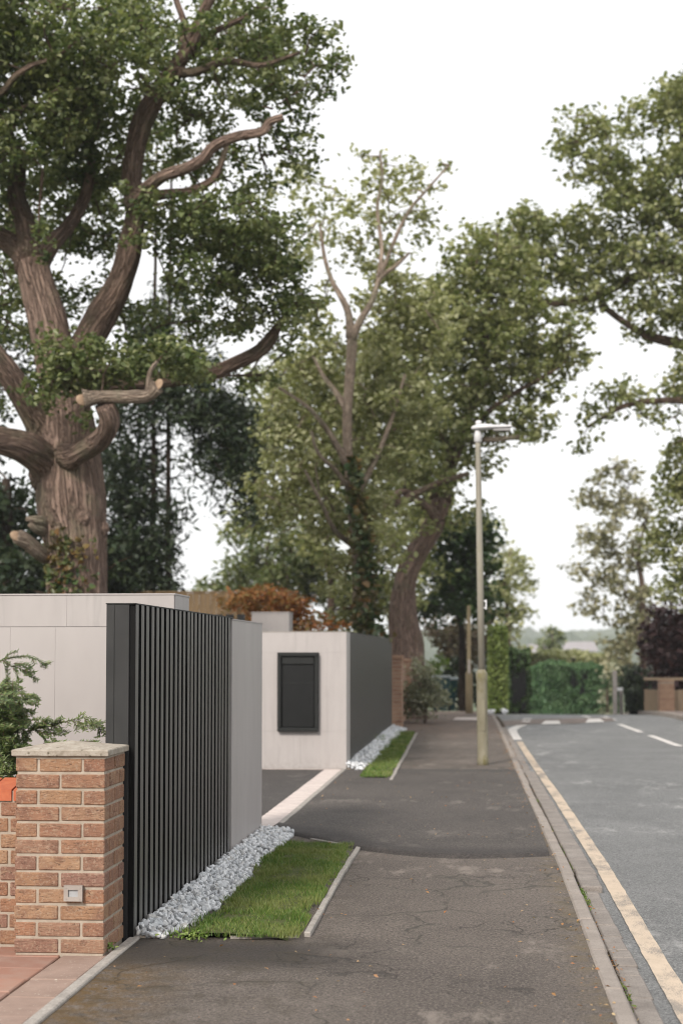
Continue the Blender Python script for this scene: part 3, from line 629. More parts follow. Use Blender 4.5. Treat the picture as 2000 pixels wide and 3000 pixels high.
rel(blk, bx0 + t + .008, bx1 - t - .008, BY - .045, BY - .012, bz1 - t - .10, bz1 - t - .008, .004).build('letter_flap', MAT['black_metal'], fb)
rel(blk, bx0 + t + .01, bx1 - t - .01, BY - .038, BY - .0321, bz0 + t + .55, bz0 + t + .57).build('door_rail', MAT['black_metal'], fb)
rel(blk, -1.85, BX - .03, BY + .56, 30.7, -.05, BT - .008).build('backing', MAT['slat_back_shade'], blk)
SPB = .0895
slb = MB().box(0, .028, 0, .054, -.03, BT - .004, .001).mesh('slat'); slb.materials.append(MAT['slat']); slb.materials.append(MAT['slat_back_shade'])
for f_ in slb.polygons: f_.material_index = 1 if abs(f_.normal.y) > .6 else 0  # same near-black side faces, gap shade painted in
for k in range(113):
    o = link('slat', slb, None, blk); o.location = (-.031 - .0008 * 0, .565 + k * SPB, 0)
rel(blk, -1.87, BX + .002, BY + .562, 30.71, BT - .004, BT + .002).build('top_capping', MAT['black_metal'], blk)
# drive threshold: pale setts and a concrete edge
thr = tag(MB().box(-1.93, -1.70, 12.95, 20.0, -.12, -.006).build('drive_threshold', MAT['mortar']), kind='structure')
st = MB().box(0, .215, 0, .1, -.05, .012, .004).mesh('sett'); st.materials.append(MAT['sett'])
for k in range(66):
    o = link('sett', st, None, thr); o.location = (-1.925, 12.965 + .106 * k, random.uniform(-.002, .002))
line_pieces('edging_stone', thr, MAT['concrete'], [(-12, -1.707), (100, -1.707)], 12.96, 19.99, .9, .055, -.1, .022, .006, .004)

# gate pier, gate, fence, shrub hedge behind the drive
gp_ = thing('gate_pier', 'short pale stone gate pier standing behind the parcel box wall', 'gate pier', tuple(P(790, 1915, 26.0).xy) + (0,))
A = P(737, 1793, 26.0); B = P(847, 1793, 26.0)
rel(gp_, A.x, B.x, 26.0, 26.5, -.05, A.z - .02, .003).build('panel', MAT['panel'], gp_); rel(gp_, A.x - .008, B.x + .008, 25.99, 26.51, A.z - .02, A.z, .002).build('coping', MAT['panel'], gp_)
ga = P(560, 1800, 26.3); gb = P(736, 1800, 26.3)
gate = thing('drive_gate', 'dark slatted drive gate between pale stone walls', 'gate', (ga.x, 26.3, 0))
k = 0; x = ga.x - 2.0
gs = MB().box(0, .13, 0, .03, .05, ga.z, .002).mesh('slat'); gs.materials.append(MAT['charcoal'])
while x < gb.x - .10:
    o = link('slat', gs, None, gate); o.location = (x - ga.x, 0, 0); x += .185
for z in (.15, 1.0, 1.9): rel(gate, ga.x - 2.0, gb.x - .02, 26.332, 26.37, z, z + .06).build('rail', MAT['black_metal'], gate)
fa = P(520, 1736, 33.0); fb_ = P(735, 1728, 33.0)
fen = thing('close_board_fence', 'weathered brown close board timber fence behind the gate', 'fence', (fa.x, 33.0, 0))
bdm = MB().box(0, .118, 0, .018, .02, fa.z, .002).mesh('board'); bdm.materials.append(MAT['fence_wood'])
x = fa.x - 1.0
while x < fb_.x + .9:
    o = link('board', bdm, None, fen); o.location = (x - fa.x, random.uniform(0, .008), random.uniform(-.01, .01)); x += .122
rel(fen, fa.x - 1.0, fb_.x + 1.0, 32.985, 33.035, fa.z, fa.z + .03).build('capping_rail', MAT['fence_wood'], fen)
for z in (.4, 1.4, 2.4): rel(fen, fa.x - 1.0, fb_.x + 1.0, 33.03, 33.08, z, z + .08).build('rail', MAT['fence_wood'], fen)
# far brick wall with a stepped end by the verge
bwl = thing('roadside_brick_wall', 'old orange brick garden wall with piers, beside the grey green shrub', 'brick wall', (-1.83, 31.4, 0))
bk = {}
def far_brick(x, y, z, dx, dy, h=.066):
    k = (round(dx, 3), round(dy, 3))
    if k not in bk: bk[k] = MB().box(0, dx, 0, dy, 0, h, .003).mesh('brick'); bk[k].materials.append(MAT['brick_far'])
    o = link('brick', bk[k], None, bwl); o.location = (x + 1.83 + random.uniform(-.003, .003), y - 31.4, z)
NB = 0
for (y0, y1, top, px) in ((31.4, 31.85, 1.36, .33), (31.85, 35.5, 1.12, .22), (35.5, 35.95, 1.28, .33)):
    z = .01; r_ = 0
    while z < top:
        if px > .3:
            for q in ((-1.83, .11), (-1.83 + .12, .21)): far_brick(q[0], y0, z, q[1], .105)
            far_brick(-1.83 + .225, y0 + .115, z, .105, .325)
        else:
            y = y0 + (.01 if r_ % 2 else .12)
            while y < y1 - .2: far_brick(-1.83 + .12, y, z, .105, .215); y += .228
        z += .077; r_ += 1
    rel(bwl, -1.83 + .006, -1.83 + px - .006, y0 + .006, y1 - .006, -.1, top).build('mortar_core', MAT['mortar'], bwl)
    rel(bwl, -1.85, -1.81 + px, y0 - .02, y1 + .02, top + .003, top + .07, .006).build('coping', MAT['brick_far'], bwl)

# ------------------------------------------------------------------ street lamp
lp = G(1414, 2241); lamp = thing('street_lamp', 'weathered street lamp with pale grey head, standing on the footway near the kerb', 'street lamp', (lp.x, lp.y, 0))
top_pt = P(1399, 1290, lp.y); ht = top_pt.z; lean = ((top_pt.x - lp.x) / ht, 0)
base = MB().lathe([(.078, -.05), (.078, .08), (.072, .1), (.072, 1.10), (.078, 1.12), (.076, 1.2), (.05, 1.25)], 24, lean=lean).build('base_column', MAT['lamp_base'], lamp, True)
bd_ = MB().box(-.03, .03, -.079, -.07, .45, .85, .002).build('access_door', MAT['lamp_base'], base)
MB().lathe([(.046, 1.2), (.044, 2.6), (.036, ht - .1), (.035, ht)], 20, lean=lean).build('shaft', MAT['lamp_column'], lamp, True)
sk = MB().lathe([(.040, 0), (.052, .01), (.050, .10), (.036, .16), (.02, .175)], 20, (lean[0] * ht, 0, ht - .03)).build('spigot', MAT['lamp_grey'], lamp, True)
hz = ht + .13
prof = [(-.085, .012, .03), (-.06, .05, .05), (0, .095, .075), (.1, .10, .075), (.2, .085, .055), (.26, .075, .045), (.42, .07, .04), (.445, .06, .03)]
vs = []; n = 14
for x, w, h_ in prof:
    for k in range(n):
        th = 2 * math.pi * k / n; s_ = math.sin(th); vs.append((lean[0] * ht + x, w * math.cos(th), hz + .03 + x * .03 + (h_ * .75 * s_ if s_ > 0 else h_ * .35 * s_)))
fs = [(i * n + k, i * n + (k + 1) % n, (i + 1) * n + (k + 1) % n, (i + 1) * n + k) for i in range(len(prof) - 1) for k in range(n)] + [tuple(range(n)), tuple((len(prof) - 1) * n + k for k in range(n))[::-1]]
hd = MB().add(vs, fs).build('lantern', MAT['lamp_grey'], lamp, True)
MB().box(lean[0] * ht + .20, lean[0] * ht + .43, -.06, .06, hz - .012, hz + .022, .006).build('lens', MAT['lamp_glass'], hd)
MB().lathe([(.04, 0), (.042, .03), (.034, .055), (.012, .062)], 14, (lean[0] * ht + .01, 0, hz + .075)).build('photocell', MAT['lamp_grey'], hd, True)
bz = P(1420, 1770, lp.y).z
br = MB().box(.036, .075, -.012, .012, bz + .035, bz + .048); br.box(.036, .075, -.012, .012, bz - .055, bz - .042); br.box(.066, .080, -.014, .014, bz - .07, bz + .06)
o = br.build('bracket', MAT['white_plastic'], lamp); o.location = (lean[0] * bz, 0, 0)

# ------------------------------------------------------------------ far posts, fences, bins, stones
def on(px, Y): p = P(px, 1915, Y); return (p.x, Y, gz(Y))
c0 = on(1373, 40); tp = thing('telegraph_pole', 'slim brown wooden pole at the edge of the far footway', 'pole', c0)
MB().lathe([(.095, -.05), (.09, .5), (.085, 1.0), (.05, 1.05), (.045, 2.7)], 14).build('shaft', MAT['post_wood'], tp, True)
MB().box(-.025, .025, -.105, -.09, 1.0, 1.35).build('plate', MAT['post_grey'], tp)
c0 = on(1799, 47); sp_ = thing('sign_post', 'tall grey wooden sign post with a small white plate', 'sign post', c0)
zt = P(1799, 1965, 47).z - c0[2]
MB().box(-.06, .06, -.06, .06, -.1, zt, .006).build('post', MAT['post_grey'], sp_); MB().box(.06, .22, -.055, -.03, .62, .72).build('plate', MAT['white_plastic'], sp_)
c0 = on(1817, 47.3); zt = P(1817, 2020, 47.3).z - c0[2]
s2 = thing('short_post', 'short grey wooden post next to the tall sign post', 'post', c0); MB().box(-.05, .05, -.05, .05, -.1, zt, .006).build('post', MAT['post_grey'], s2); MB().box(-.06, .06, -.06, .06, zt, zt + .02).build('cap', MAT['post_grey'], s2)
A = on(1884, 46); fr2 = thing('pale_timber_fence', 'pale low timber board fence under the copper beech', 'fence', A)
zt = P(1900, 2020, 46).z - A[2]
b2 = MB().box(0, .15, 0, .02, -.05, zt, .003).mesh('board'); b2.materials.append(MAT['fence_pale'])
for k in range(16):
    o = link('board', b2, None, fr2); o.location = (.01 + .156 * k, random.uniform(0, .01), random.uniform(-.02, .02))
for z in (.2, .9): MB().box(0, 2.5, .025, .07, z, z + .08).build('rail', MAT['fence_pale'], fr2)
c0 = on(1948, 45.5); bp = thing('orange_brick_pier', 'orange brick pier under the copper beech', 'brick pier', c0); zt = P(1948, 1998, 45.5).z - c0[2]
fbm = MB().box(-.21, .21, -.21, .21, 0, .07, .004).mesh('brick_course'); fbm.materials.append(MAT['brick_far'])
for k in range(int(zt / .08)): link('brick_course', fbm, None, bp).location = (random.uniform(-.004, .004), 0, .01 + k * .08)
MB().box(-.2, .2, -.2, .2, -.1, zt).build('mortar_core', MAT['mortar'], bp); MB().box(-.215, .215, -.215, .215, zt, zt + .05, .01).build('cap', MAT['brick_far'], bp)
for px, Y, nm, lab in ((1290, 46.5, 'wheelie_bin', 'teal wheelie bin with pale lid behind the grey green shrub'), (1312, 48.5, 'wheelie_bin', 'dark teal wheelie bin beside the bright green bush')):
    c0 = on(px, Y); wb = thing(nm, lab, 'wheelie bin', c0)
    MB().add([(-.2, -.22, .05), (.2, -.22, .05), (.2, .22, .05), (-.2, .22, .05), (-.27, -.3, .98), (.27, -.3, .98), (.27, .3, .98), (-.27, .3, .98)], [(3, 2, 1, 0), (4, 5, 6, 7), (0, 1, 5, 4), (1, 2, 6, 5), (2, 3, 7, 6), (3, 0, 4, 7)]).build('body', MAT['bin_teal'], wb)
    MB().box(-.29, .29, -.32, .33, .982, 1.05, .015).build('lid', MAT['bin_lid'], wb)
    for s_ in (-1, 1): MB().lathe([(.1, 0), (.1, .05)], 14).build('wheel', MAT['black_metal'], wb, False, (s_ * .22, .2, .1)).rotation_euler = (0, R(90), 0)
def chip_mesh(seed, sx=1, sy=1, sz=1, name='stone'):
    rg = random.Random(seed); bm = bmesh.new()
    for _ in range(15):
        v = Vector((rg.gauss(0, 1), rg.gauss(0, 1), rg.gauss(0, 1))).normalized() * rg.uniform(.82, 1.05); bm.verts.new((v.x * sx, v.y * sy, v.z * sz))
    bmesh.ops.convex_hull(bm, input=bm.verts); loose = [v for v in bm.verts if not v.link_faces]; bmesh.ops.delete(bm, geom=loose, context='VERTS')
    bmesh.ops.triangulate(bm, faces=bm.faces); me = bpy.data.meshes.new(name); bm.to_mesh(me); bm.free(); return me
for px, Y, lab in ((1437, 38.5, 'white painted verge stone next to the kerb end'), (1470, 39.0, 'round white verge stone on the far road edge')):
    me = chip_mesh(int(px), .15, .14, .1, 'verge_stone'); o = link('verge_stone', me, MAT['white_plastic'], None, (on(px, Y)[0], Y, gz(Y) + .06)); tag(o, lab, 'stone')
# ------------------------------------------------------------------ loose stone strips
CH = [chip_mesh(i, 1, random.uniform(.6, .95), random.uniform(.5, .75)) for i in range(10)]
for me in CH: me.materials.append(MAT['chip'])
CHA = []
for me in CH:
    v = np.zeros(len(me.vertices) * 3); me.vertices.foreach_get('co', v); f = np.array([p.vertices[:] for p in me.polygons]); CHA.append((v.reshape(-1, 3), f))
def rand_rot(): 
    q = RNG.normal(size=4); q /= np.linalg.norm(q); w, x, y, z = q
    return np.array([[1 - 2 * (y * y + z * z), 2 * (x * y - z * w), 2 * (x * z + y * w)], [2 * (x * y + z * w), 1 - 2 * (x * x + z * z), 2 * (y * z - x * w)], [2 * (x * z - y * w), 2 * (y * z + x * w), 1 - 2 * (x * x + y * y)]]), (w, x, y, z)
def stones(name, label, x0, x1f, ya, yb, pitch, size, n_single, hump):
    bed = tag(MB().box(x0, min(x1f(ya), x1f(yb)), ya, yb, -.1, .012).build(name, MAT['mortar']), label, 'gravel strip')
    pts = []
    for layer, (pt, zo) in enumerate(((pitch, .012), (pitch * 1.15, .03))):
        Y = ya
        while Y < yb:
            w = x1f(Y) - x0; X = x0 + .02
            while X < x0 + w:
                u = (X - x0) / w
                if layer == 0 or u < .75 + random.uniform(-.3, .25):
                    pts.append((X + random.uniform(-.4, .4) * pt, Y + random.uniform(-.4, .4) * pt, zo + hump * (1 - u) ** 1.2 * (1 if layer else .5) + random.uniform(-.004, .008), layer))
                X += pt
            Y += pt
    pts.sort(key=lambda p: p[1] - 2.0 * (p[3] == 1)); V = []; Fc = []; nv = 0; single = 0
    for X, Y, Z, ly in pts:
        s_ = size * random.choice((.7, .85, 1, 1, 1.15, 1.35)); k = random.randrange(10)
        if single < n_single and ly == 1:
            o = link('stone', CH[k], None, bed); o.location = (X, Y, Z); o.scale = (s_, s_, s_); o.rotation_mode = 'QUATERNION'; o.rotation_quaternion = rand_rot()[1]; single += 1
        else:
            v, f = CHA[k]; V.append(v * s_ @ rand_rot()[0].T + (X, Y, Z)); Fc.append(f + nv); nv += len(v)
    me = np_mesh('stone_mass', np.vstack(V), np.vstack(Fc)); tag(link('stone_mass', me, MAT['chip'], bed), kind='stuff')
stones('gravel_strip', 'strip of pale blue grey stone chippings along the foot of the black slatted wall', -1.755, lambda Y: -1.495 + .025 * math.sin(Y * 2.1) - (.10 * max(0, 8.5 - Y) / .4) , 8.12, 12.9, .030, .0225, 300, .03)
stones('gravel_strip', 'strip of pale blue stone chippings along the dark slatted side of the far wall', -1.65, lambda Y: -1.40 + .02 * math.sin(Y * 2.1), 20.0, 30.6, .055, .036, 300, .05)

# ------------------------------------------------------------------ grass verges
def verge(name, label, poly_l, poly_r, ya, yb, n, hgt, wid):
    base = MB(); vs = []; ys_ = np.linspace(ya, yb, 30)
    for Y in ys_:
        a, b = poly_l(Y), poly_r(Y)
        for i in range(6):
            X = a + (b - a) * i / 5; vs.append((X, Y, .016 + .012 * mnoise.noise(Vector((X * 3, Y * 3, 0))) + (.012 if 0 < i < 5 else -.03)))
    base.add(vs, [(j * 6 + i, j * 6 + i + 1, (j + 1) * 6 + i + 1, (j + 1) * 6 + i) for j in range(29) for i in range(5)])
    o = tag(base.build(name + '_soil', MAT['grass_base'], None, True), kind='structure')
    Y = RNG.uniform(ya - .03, yb + .01, n); u = RNG.uniform(-.03, 1.03, n)
    a = np.array([poly_l(y) for y in Y]); b = np.array([poly_r(y) for y in Y]); X = a + (b - a) * u
    cl = np.array([mnoise.noise(Vector((x * 7, y * 7, 5))) for x, y in zip(X, Y)])
    big_ = np.array([mnoise.noise(Vector((x * 2.3, y * 2.3, 9))) for x, y in zip(X, Y)]); keep = RNG.uniform(0, 1, n) < (.85 + cl * .9 + big_ * .8 - .5 * (np.abs(u - .5) > .46)); X, Y, cl = X[keep], Y[keep], cl[keep]; n = len(X)
    h = hgt * RNG.uniform(.45, 1.15, n) * (1 + .6 * cl); th = RNG.uniform(0, 2 * np.pi, n); w = wid * RNG.uniform(.6, 1.2, n)
    ln = RNG.uniform(.1, .9, n) * h; la = RNG.uniform(0, 2 * np.pi, n); z0 = np.full(n, .018)
    d = np.stack([np.cos(th), np.sin(th), np.zeros(n)], 1); B = np.stack([X, Y, z0], 1)
    mid = B + np.stack([np.cos(la) * ln * .35, np.sin(la) * ln * .35, h * .6], 1); tip = B + np.stack([np.cos(la) * ln, np.sin(la) * ln, h], 1)
    w = w[:, None]; V = np.stack([B - d * w * .5, B + d * w * .5, mid + d * w * .4, mid - d * w * .4, tip + d * w * .08, tip - d * w * .08], 1).reshape(-1, 3)
    i = np.arange(n)[:, None] * 6; Fq = np.vstack([i + [0, 1, 2, 3], i + [3, 2, 4, 5]])
    tag(link(name, np_mesh(name, V, Fq), MAT['grass']), label, 'grass', kind='stuff')
verge('grass_verge', 'short green grass between the pale chippings and the footway, by the black slatted wall', lambda Y: -1.485 + .02 * math.sin(Y * 5) - .12 * max(0, 8.4 - Y) / .3, lambda Y: -.93 - .0 * Y - .02 * max(0, Y - 11), 8.12, 12.05, 34000, .030, .0048)
verge('grass_patch', 'short green grass beside the far dark slatted wall', lambda Y: -1.38 - .01 * (Y - 18), lambda Y: -1.03 - .012 * (Y - 18.2), 18.6, 29.2, 16000, .036, .010)
def edging_run(label, pts, w=.035):
    own = tag(MB().box(pts[0][0] - w * .5, pts[0][0] + w * .4, pts[0][1], pts[0][1] + .2, -.12, -.01).build('verge_edging', MAT['concrete']), kind='structure')
    for (x0, y0), (x1, y1) in zip(pts, pts[1:]):
        L = math.hypot(x1 - x0, y1 - y0); n = max(1, round(L / .62))
        for k in range(n):
            o = MB().box(-w / 2, w / 2, 0, L / n - .008, -.1, .022, .004).build('edging_strip', MAT['concrete'], own); t_ = k / n
            o.location = (x0 + (x1 - x0) * t_ + random.uniform(-.004, .004), y0 + (y1 - y0) * t_, random.uniform(-.004, .004)); o.rotation_euler = (0, random.uniform(-.05, .05), -math.atan2(x1 - x0, y1 - y0) + random.uniform(-.008, .008))
edging_run('', [(-.885, 8.24), (-.90, 10.0), (-.905, 11.95)])
edging_run('', [(-1.27, 8.14), (-.92, 8.22)], .02)
edging_run('', [(-1.30, 12.42), (-.94, 11.99)], .03)
edging_run('', [(-1.00, 18.3), (-1.06, 23.0), (-1.13, 29.1)], .04)

# ------------------------------------------------------------------ foliage
def leaf_geo(c, L, Wd, up=.55, simple_leaf=False):
    n = len(c); nr = RNG.normal(size=(n, 3)); nr[:, 2] = np.abs(nr[:, 2]) * 1.0 + up; nr /= np.linalg.norm(nr, axis=1)[:, None]
    t = RNG.normal(size=(n, 3)); t -= nr * (t * nr).sum(1)[:, None]; t /= np.linalg.norm(t, axis=1)[:, None] + 1e-9; b = np.cross(nr, t)
    sc = RNG.uniform(.5, 1.35, n)[:, None]; l = L * sc; w = Wd * sc
    if simple_leaf:
        V = np.stack([c - t * l * .5, c + b * w * .5 + nr * w * .12, c + t * l * .5 - nr * l * .12, c - b * w * .5 + nr * w * .12], 1).reshape(-1, 3)
        return V, np.arange(n)[:, None] * 4 + np.array([[0, 1, 2, 3]])
    fo = nr * w * RNG.uniform(.05, .4, n)[:, None]
    V = np.stack([c - t * l * .5, c - t * l * .15 + b * w * .42 + fo, c + t * l * .25 + b * w * .5 + fo, c + t * l * .5 - nr * l * .1, c + t * l * .25 - b * w * .5 + fo, c - t * l * .15 - b * w * .42 + fo], 1).reshape(-1, 3)
    i = np.arange(n)[:, None] * 6
    return V, np.vstack([i + [0, 1, 2, 3], i + [0, 3, 4, 5]])
def clump_points(blobs, lad, la, cr, per=26, flat=.6):
    """clump centres and leaf positions for ellipsoid masses; blob = x, y, rx, ry (view px), Y, depth m, density"""
    cs = []; lp_ = []
    for bl_ in blobs:
        x, y, rx, ry, Y, dep = bl_[:6]; dn = bl_[6] if len(bl_) > 6 else 1.0
        s_ = KI * Y / F; a = np.array([rx * s_, dep, ry * s_]); ctr = np.array(Q(x, y, Y)); vol = 4.19 * a[0] * a[1] * a[2]
        nl = lad * dn * vol / la; nc = max(2, int(nl / per))
        d = RNG.normal(size=(nc, 3)); d /= np.linalg.norm(d, axis=1)[:, None]; r_ = RNG.uniform(0, 1, nc) ** (1 / 2.6)
        c = ctr + d * r_[:, None] * a * RNG.uniform(.9, 1.08, nc)[:, None]; cs.append(c)
        k = np.repeat(np.arange(nc), per); cr_ = cr * RNG.uniform(.6, 1.3, nc)[k][:, None]
        g_ = RNG.normal(size=(len(k), 3)); g_ /= np.linalg.norm(g_, axis=1)[:, None]; lp_.append(c[k] + g_ * (RNG.uniform(0, 1, len(k)) ** .5)[:, None] * cr_ * np.array([1, 1, flat * 1.1]))
    return np.vstack(cs), np.vstack(lp_)
class Tree:
    dens = 1.85
    def __init__(s, name, label, cat, Y, x, group=None):
        p = Q(x, 1501, Y); s.base = Vector((p.x, Y, gz(Y))); s.root = thing(name, label, cat, s.base, group); s.sk = []; s.Y = Y
    def limb(s, pts, r0, r1, mat, name='branch', n=10, ridge=.10, parent=None, rads=None, step=5, cap_mat=None):
        """pts: (view x, view y, depth) or a ground point"""
        W_ = [p if isinstance(p, np.ndarray) else np.array(Q(*p)) for p in pts]
        path = smooth_path(W_, step); nP = len(path)
        k_ = KI * s.Y / F
        rr = [(r0 + (r1 - r0) * i / (nP - 1)) * k_ for i in range(nP)] if rads is None else list(np.interp(np.linspace(0, 1, nP), np.linspace(0, 1, len(rads)), rads) * k_)
        if name == 'branch' and r0 > 7:
            for i_, f_ in enumerate((1.45, 1.28, 1.15, 1.07, 1.03)):
                if i_ < nP - 2: rr[i_] *= f_
        o = MB().tube([Vector(p) - s.base for p in path], rr, n, True, ridge, random.uniform(0, 50)).build(name, mat, parent or s.root, True)
        s.sk += [(p, r_) for p, r_ in zip(path, rr)]; return o
    def crown(s, blobs, L, Wd, lad, mat, cr=.32, twig=1.0, up=.5, simple_leaf=False, name='crown', per=26, twig_mat='branch_bark', flat=.6, tr=.012):
        cs, lp_ = clump_points(blobs, lad * s.dens, L * Wd * .7, cr, per, flat); V, Fq = leaf_geo(lp_, L, Wd, up, simple_leaf)
        link(name, np_mesh(name, V - np.array(s.base), Fq), mat, s.root)
        if twig and s.sk:
            pts = np.array([p for p, _ in s.sk]); mb = MB(); pool = pts.copy()
            order = np.argsort([np.min(np.linalg.norm(pts - c, axis=1)) for c in cs])
            extra = []
            for q in order:
                if random.random() > twig: continue
                c = cs[q]; al = np.vstack([pts] + extra) if extra else pts
                d = np.linalg.norm(al - c, axis=1); j = int(np.argmin(d)); a = al[j]
                if d[j] < .05 or d[j] > 2.4: continue
                m_ = (a + c) / 2 + RNG.normal(size=3) * d[j] * .10 + np.array([0, 0, d[j] * .06])
                pa = [a, a * .55 + m_ * .45, m_, c]; r0 = tr * (1 + 1.3 * min(d[j], 3.0))
                mb.tube([Vector(p) - s.base for p in pa], [r0, r0 * .8, r0 * .6, r0 * .3], 4, False)
                extra.append(np.array([m_, c, a * .5 + m_ * .5]))
            if mb.v: tag(mb.build('branchwork', MAT[twig_mat], s.root, True), kind='stuff')
def ground_pt(x, Y, dy=0.0): p = Q(x, 1501, Y); return np.array((p.x, Y, gz(Y) - .1))
# --- big oak behind the pale wall
Y1 = 22.0
t = Tree('oak_tree', 'big old oak with thick ivy clad trunk, behind the pale clad wall', 'tree', Y1, 178)
k1 = KI * Y1 / F
def P1(x, y, dy=0.): return (x, y, Y1 + dy)
t.limb([ground_pt(182, Y1), P1(180, 1700), P1(178, 1500), P1(176, 1360), P1(175, 1290), P1(172, 1220), P1(163, 1150), P1(158, 1080), P1(160, 1010), P1(150, 930), P1(140, 870), P1(120, 790), P1(105, 720), P1(85, 650), P1(72, 600)],
    80, 40, MAT['oak_bark'], 'trunk', 40, .055, rads=[100, 88, 78, 71, 70, 74, 82, 80, 68, 56, 50, 47, 45, 42, 38], step=7)
t.limb([P1(120, 1080, -.1), P1(90, 1050, -.4), P1(40, 1020, -.8), P1(-40, 1005, -1.2), P1(-180, 990, -1.6)], 44, 26, MAT['oak_bark'], n=18)
t.limb([P1(110, 990, .1), P1(60, 920, -.3), P1(15, 850, -.6), P1(-40, 780, -.8)], 34, 26, MAT['oak_bark'], n=16)
t.limb([P1(165, 900), P1(195, 800, .2), P1(235, 725, .2), P1(275, 650, .1), P1(300, 560, 0), P1(312, 480, 0), P1(303, 410, 0), P1(318, 310, 0), P1(350, 235, -.1), P1(395, 165, -.2), P1(440, 100, -.2), P1(465, 35, -.2), P1(510, -60, -.2)], 44, 15, MAT['branch_bark'], n=18, rads=[42, 38, 35, 31, 27, 25, 24, 24, 23, 19, 15, 13, 11])  # upper and left limbs take darker bark: crown shade put into the colour
t.limb([P1(75, 610), P1(40, 570, .2), P1(-10, 540, .3), P1(-90, 500, .4)], 30, 20, MAT['branch_bark'], n=14)
t.limb([P1(72, 605), P1(60, 520, .3), P1(38, 450, .5), P1(42, 370, .5), P1(15, 300, .4), P1(-30, 200, .4)], 28, 14, MAT['branch_bark'], n=14)
t.limb([P1(80, 620), P1(120, 560, .2), P1(165, 510, .5), P1(200, 440, .7), P1(215, 340, .9)], 24, 10, MAT['branch_bark'], n=12)
t.limb([P1(160, 1050, -.4), P1(195, 1035, -.9), P1(235, 1005, -1.4), P1(252, 965, -1.75), P1(240, 930, -1.9)], 24, 21, MAT['oak_bark'], n=14)
b_ = t.limb([P1(192, 918, -1.95), P1(235, 912, -1.9), P1(290, 912, -1.95), P1(340, 908, -1.95), P1(362, 888, -2.0)], 15, 16, MAT['pale_bark'], n=14, rads=[18, 13, 14, 15, 18], ridge=.2)
for (x, y, dx) in ((189, 919, -1), (364, 884, 1)):
    c_ = Q(x, y, Y1 - 2.0); MB().lathe([(.085, 0), (.08, .012)], 16).build('cut_end', MAT['cut_wood'], b_, True, c_ - t.base).rotation_euler = (R(70), 0, R(-35 * dx))
t.limb([P1(340, 900, -1.95), P1(345, 855, -2.0), P1(362, 830, -2.0)], 7, 4, MAT['pale_bark'], n=8)
t.limb([P1(305, 470, -.1), P1(335, 435, -.5), P1(375, 405, -1.4), P1(425, 388, -1.7), P1(465, 365, -1.8), P1(490, 338, -1.8), P1(540, 315, -1.8), P1(600, 303, -1.8), P1(620, 280, -1.8), P1(650, 268, -1.8)], 16, 9, MAT['oak_bark'], n=12, rads=[18, 16, 13, 13, 12, 12, 11, 10, 9, 7])
t.limb([P1(305, 480, .1), P1(360, 450, -.2), P1(430, 440, -.3), P1(485, 415, -.4), P1(508, 375, -.4), P1(522, 330, -.4)], 14, 6, MAT['branch_bark'], n=10)
t.limb([P1(180, 890, .4), P1(280, 880, .6), P1(400, 870, .8), P1(480, 858, .8), P1(540, 835, .7), P1(590, 810, .7), P1(620, 780, .7), P1(645, 740, .6), P1(690, 690, .5)], 22, 10, MAT['branch_bark'], n=12, rads=[24, 22, 20, 18, 17, 17, 15, 10, 6])
t.limb([P1(420, 110), P1(425, 60, .2), P1(405, 0, .3), P1(395, -50, .3)], 9, 6, MAT['branch_bark'], n=8)
t.limb([P1(440, 120), P1(480, 80, .4), P1(560, 40, .7), P1(620, 0, .9)], 10, 5, MAT['branch_bark'], n=8)
t.limb([P1(400, 165, -.2), P1(450, 165, -.4), P1(520, 140, -.5), P1(600, 150, -.5), P1(690, 120, -.5)], 12, 4, MAT['branch_bark'], n=8)
t.limb([P1(-60, 230, -1.6), P1(0, 215, -1.7), P1(35, 175, -1.8), P1(75, 150, -1.8), P1(130, 130, -1.8), P1(180, 90, -1.8)], 9, 3, MAT['branch_bark'], n=8)
st_ = t.limb([P1(120, 1285), P1(95, 1272, -.3), P1(62, 1245, -.5), P1(40, 1232, -.6)], 20, 16, MAT['pale_bark'], n=12, name='stub')
MB().lathe([(.085, 0), (.08, .012)], 16).build('cut_end', MAT['cut_wood'], st_, True, Q(37, 1231, Y1 - .62) - t.base).rotation_euler = (R(60), 0, R(40))
t.limb([P1(118, 1215, -.1), P1(92, 1195, -.45), P1(60, 1192, -.55)], 16, 5, MAT['pale_bark'], n=10, name='stub', ridge=.3)
t.limb([P1(120, 1225, -.1), P1(85, 1215, -.5), P1(68, 1204, -.6)], 12, 5, MAT['pale_bark'], n=10, name='stub', ridge=.3)
for x, y, r_ in ((128, 1120, 22), (232, 1215, 20), (190, 1190, 20), (150, 1180, 16)):
    c_ = Q(x, y, Y1 - (.32 if 130 < x < 220 else .05)); MB().tube([c_ - t.base + Vector((0, 0, r_ * k1 * f)) for f in (-1.2, -.7, 0, .7, 1.2)], [r_ * k1 * f for f in (.2, .8, 1, .8, .2)], 14, True, .25, x).build('burr', MAT['oak_bark'], t.root, True)
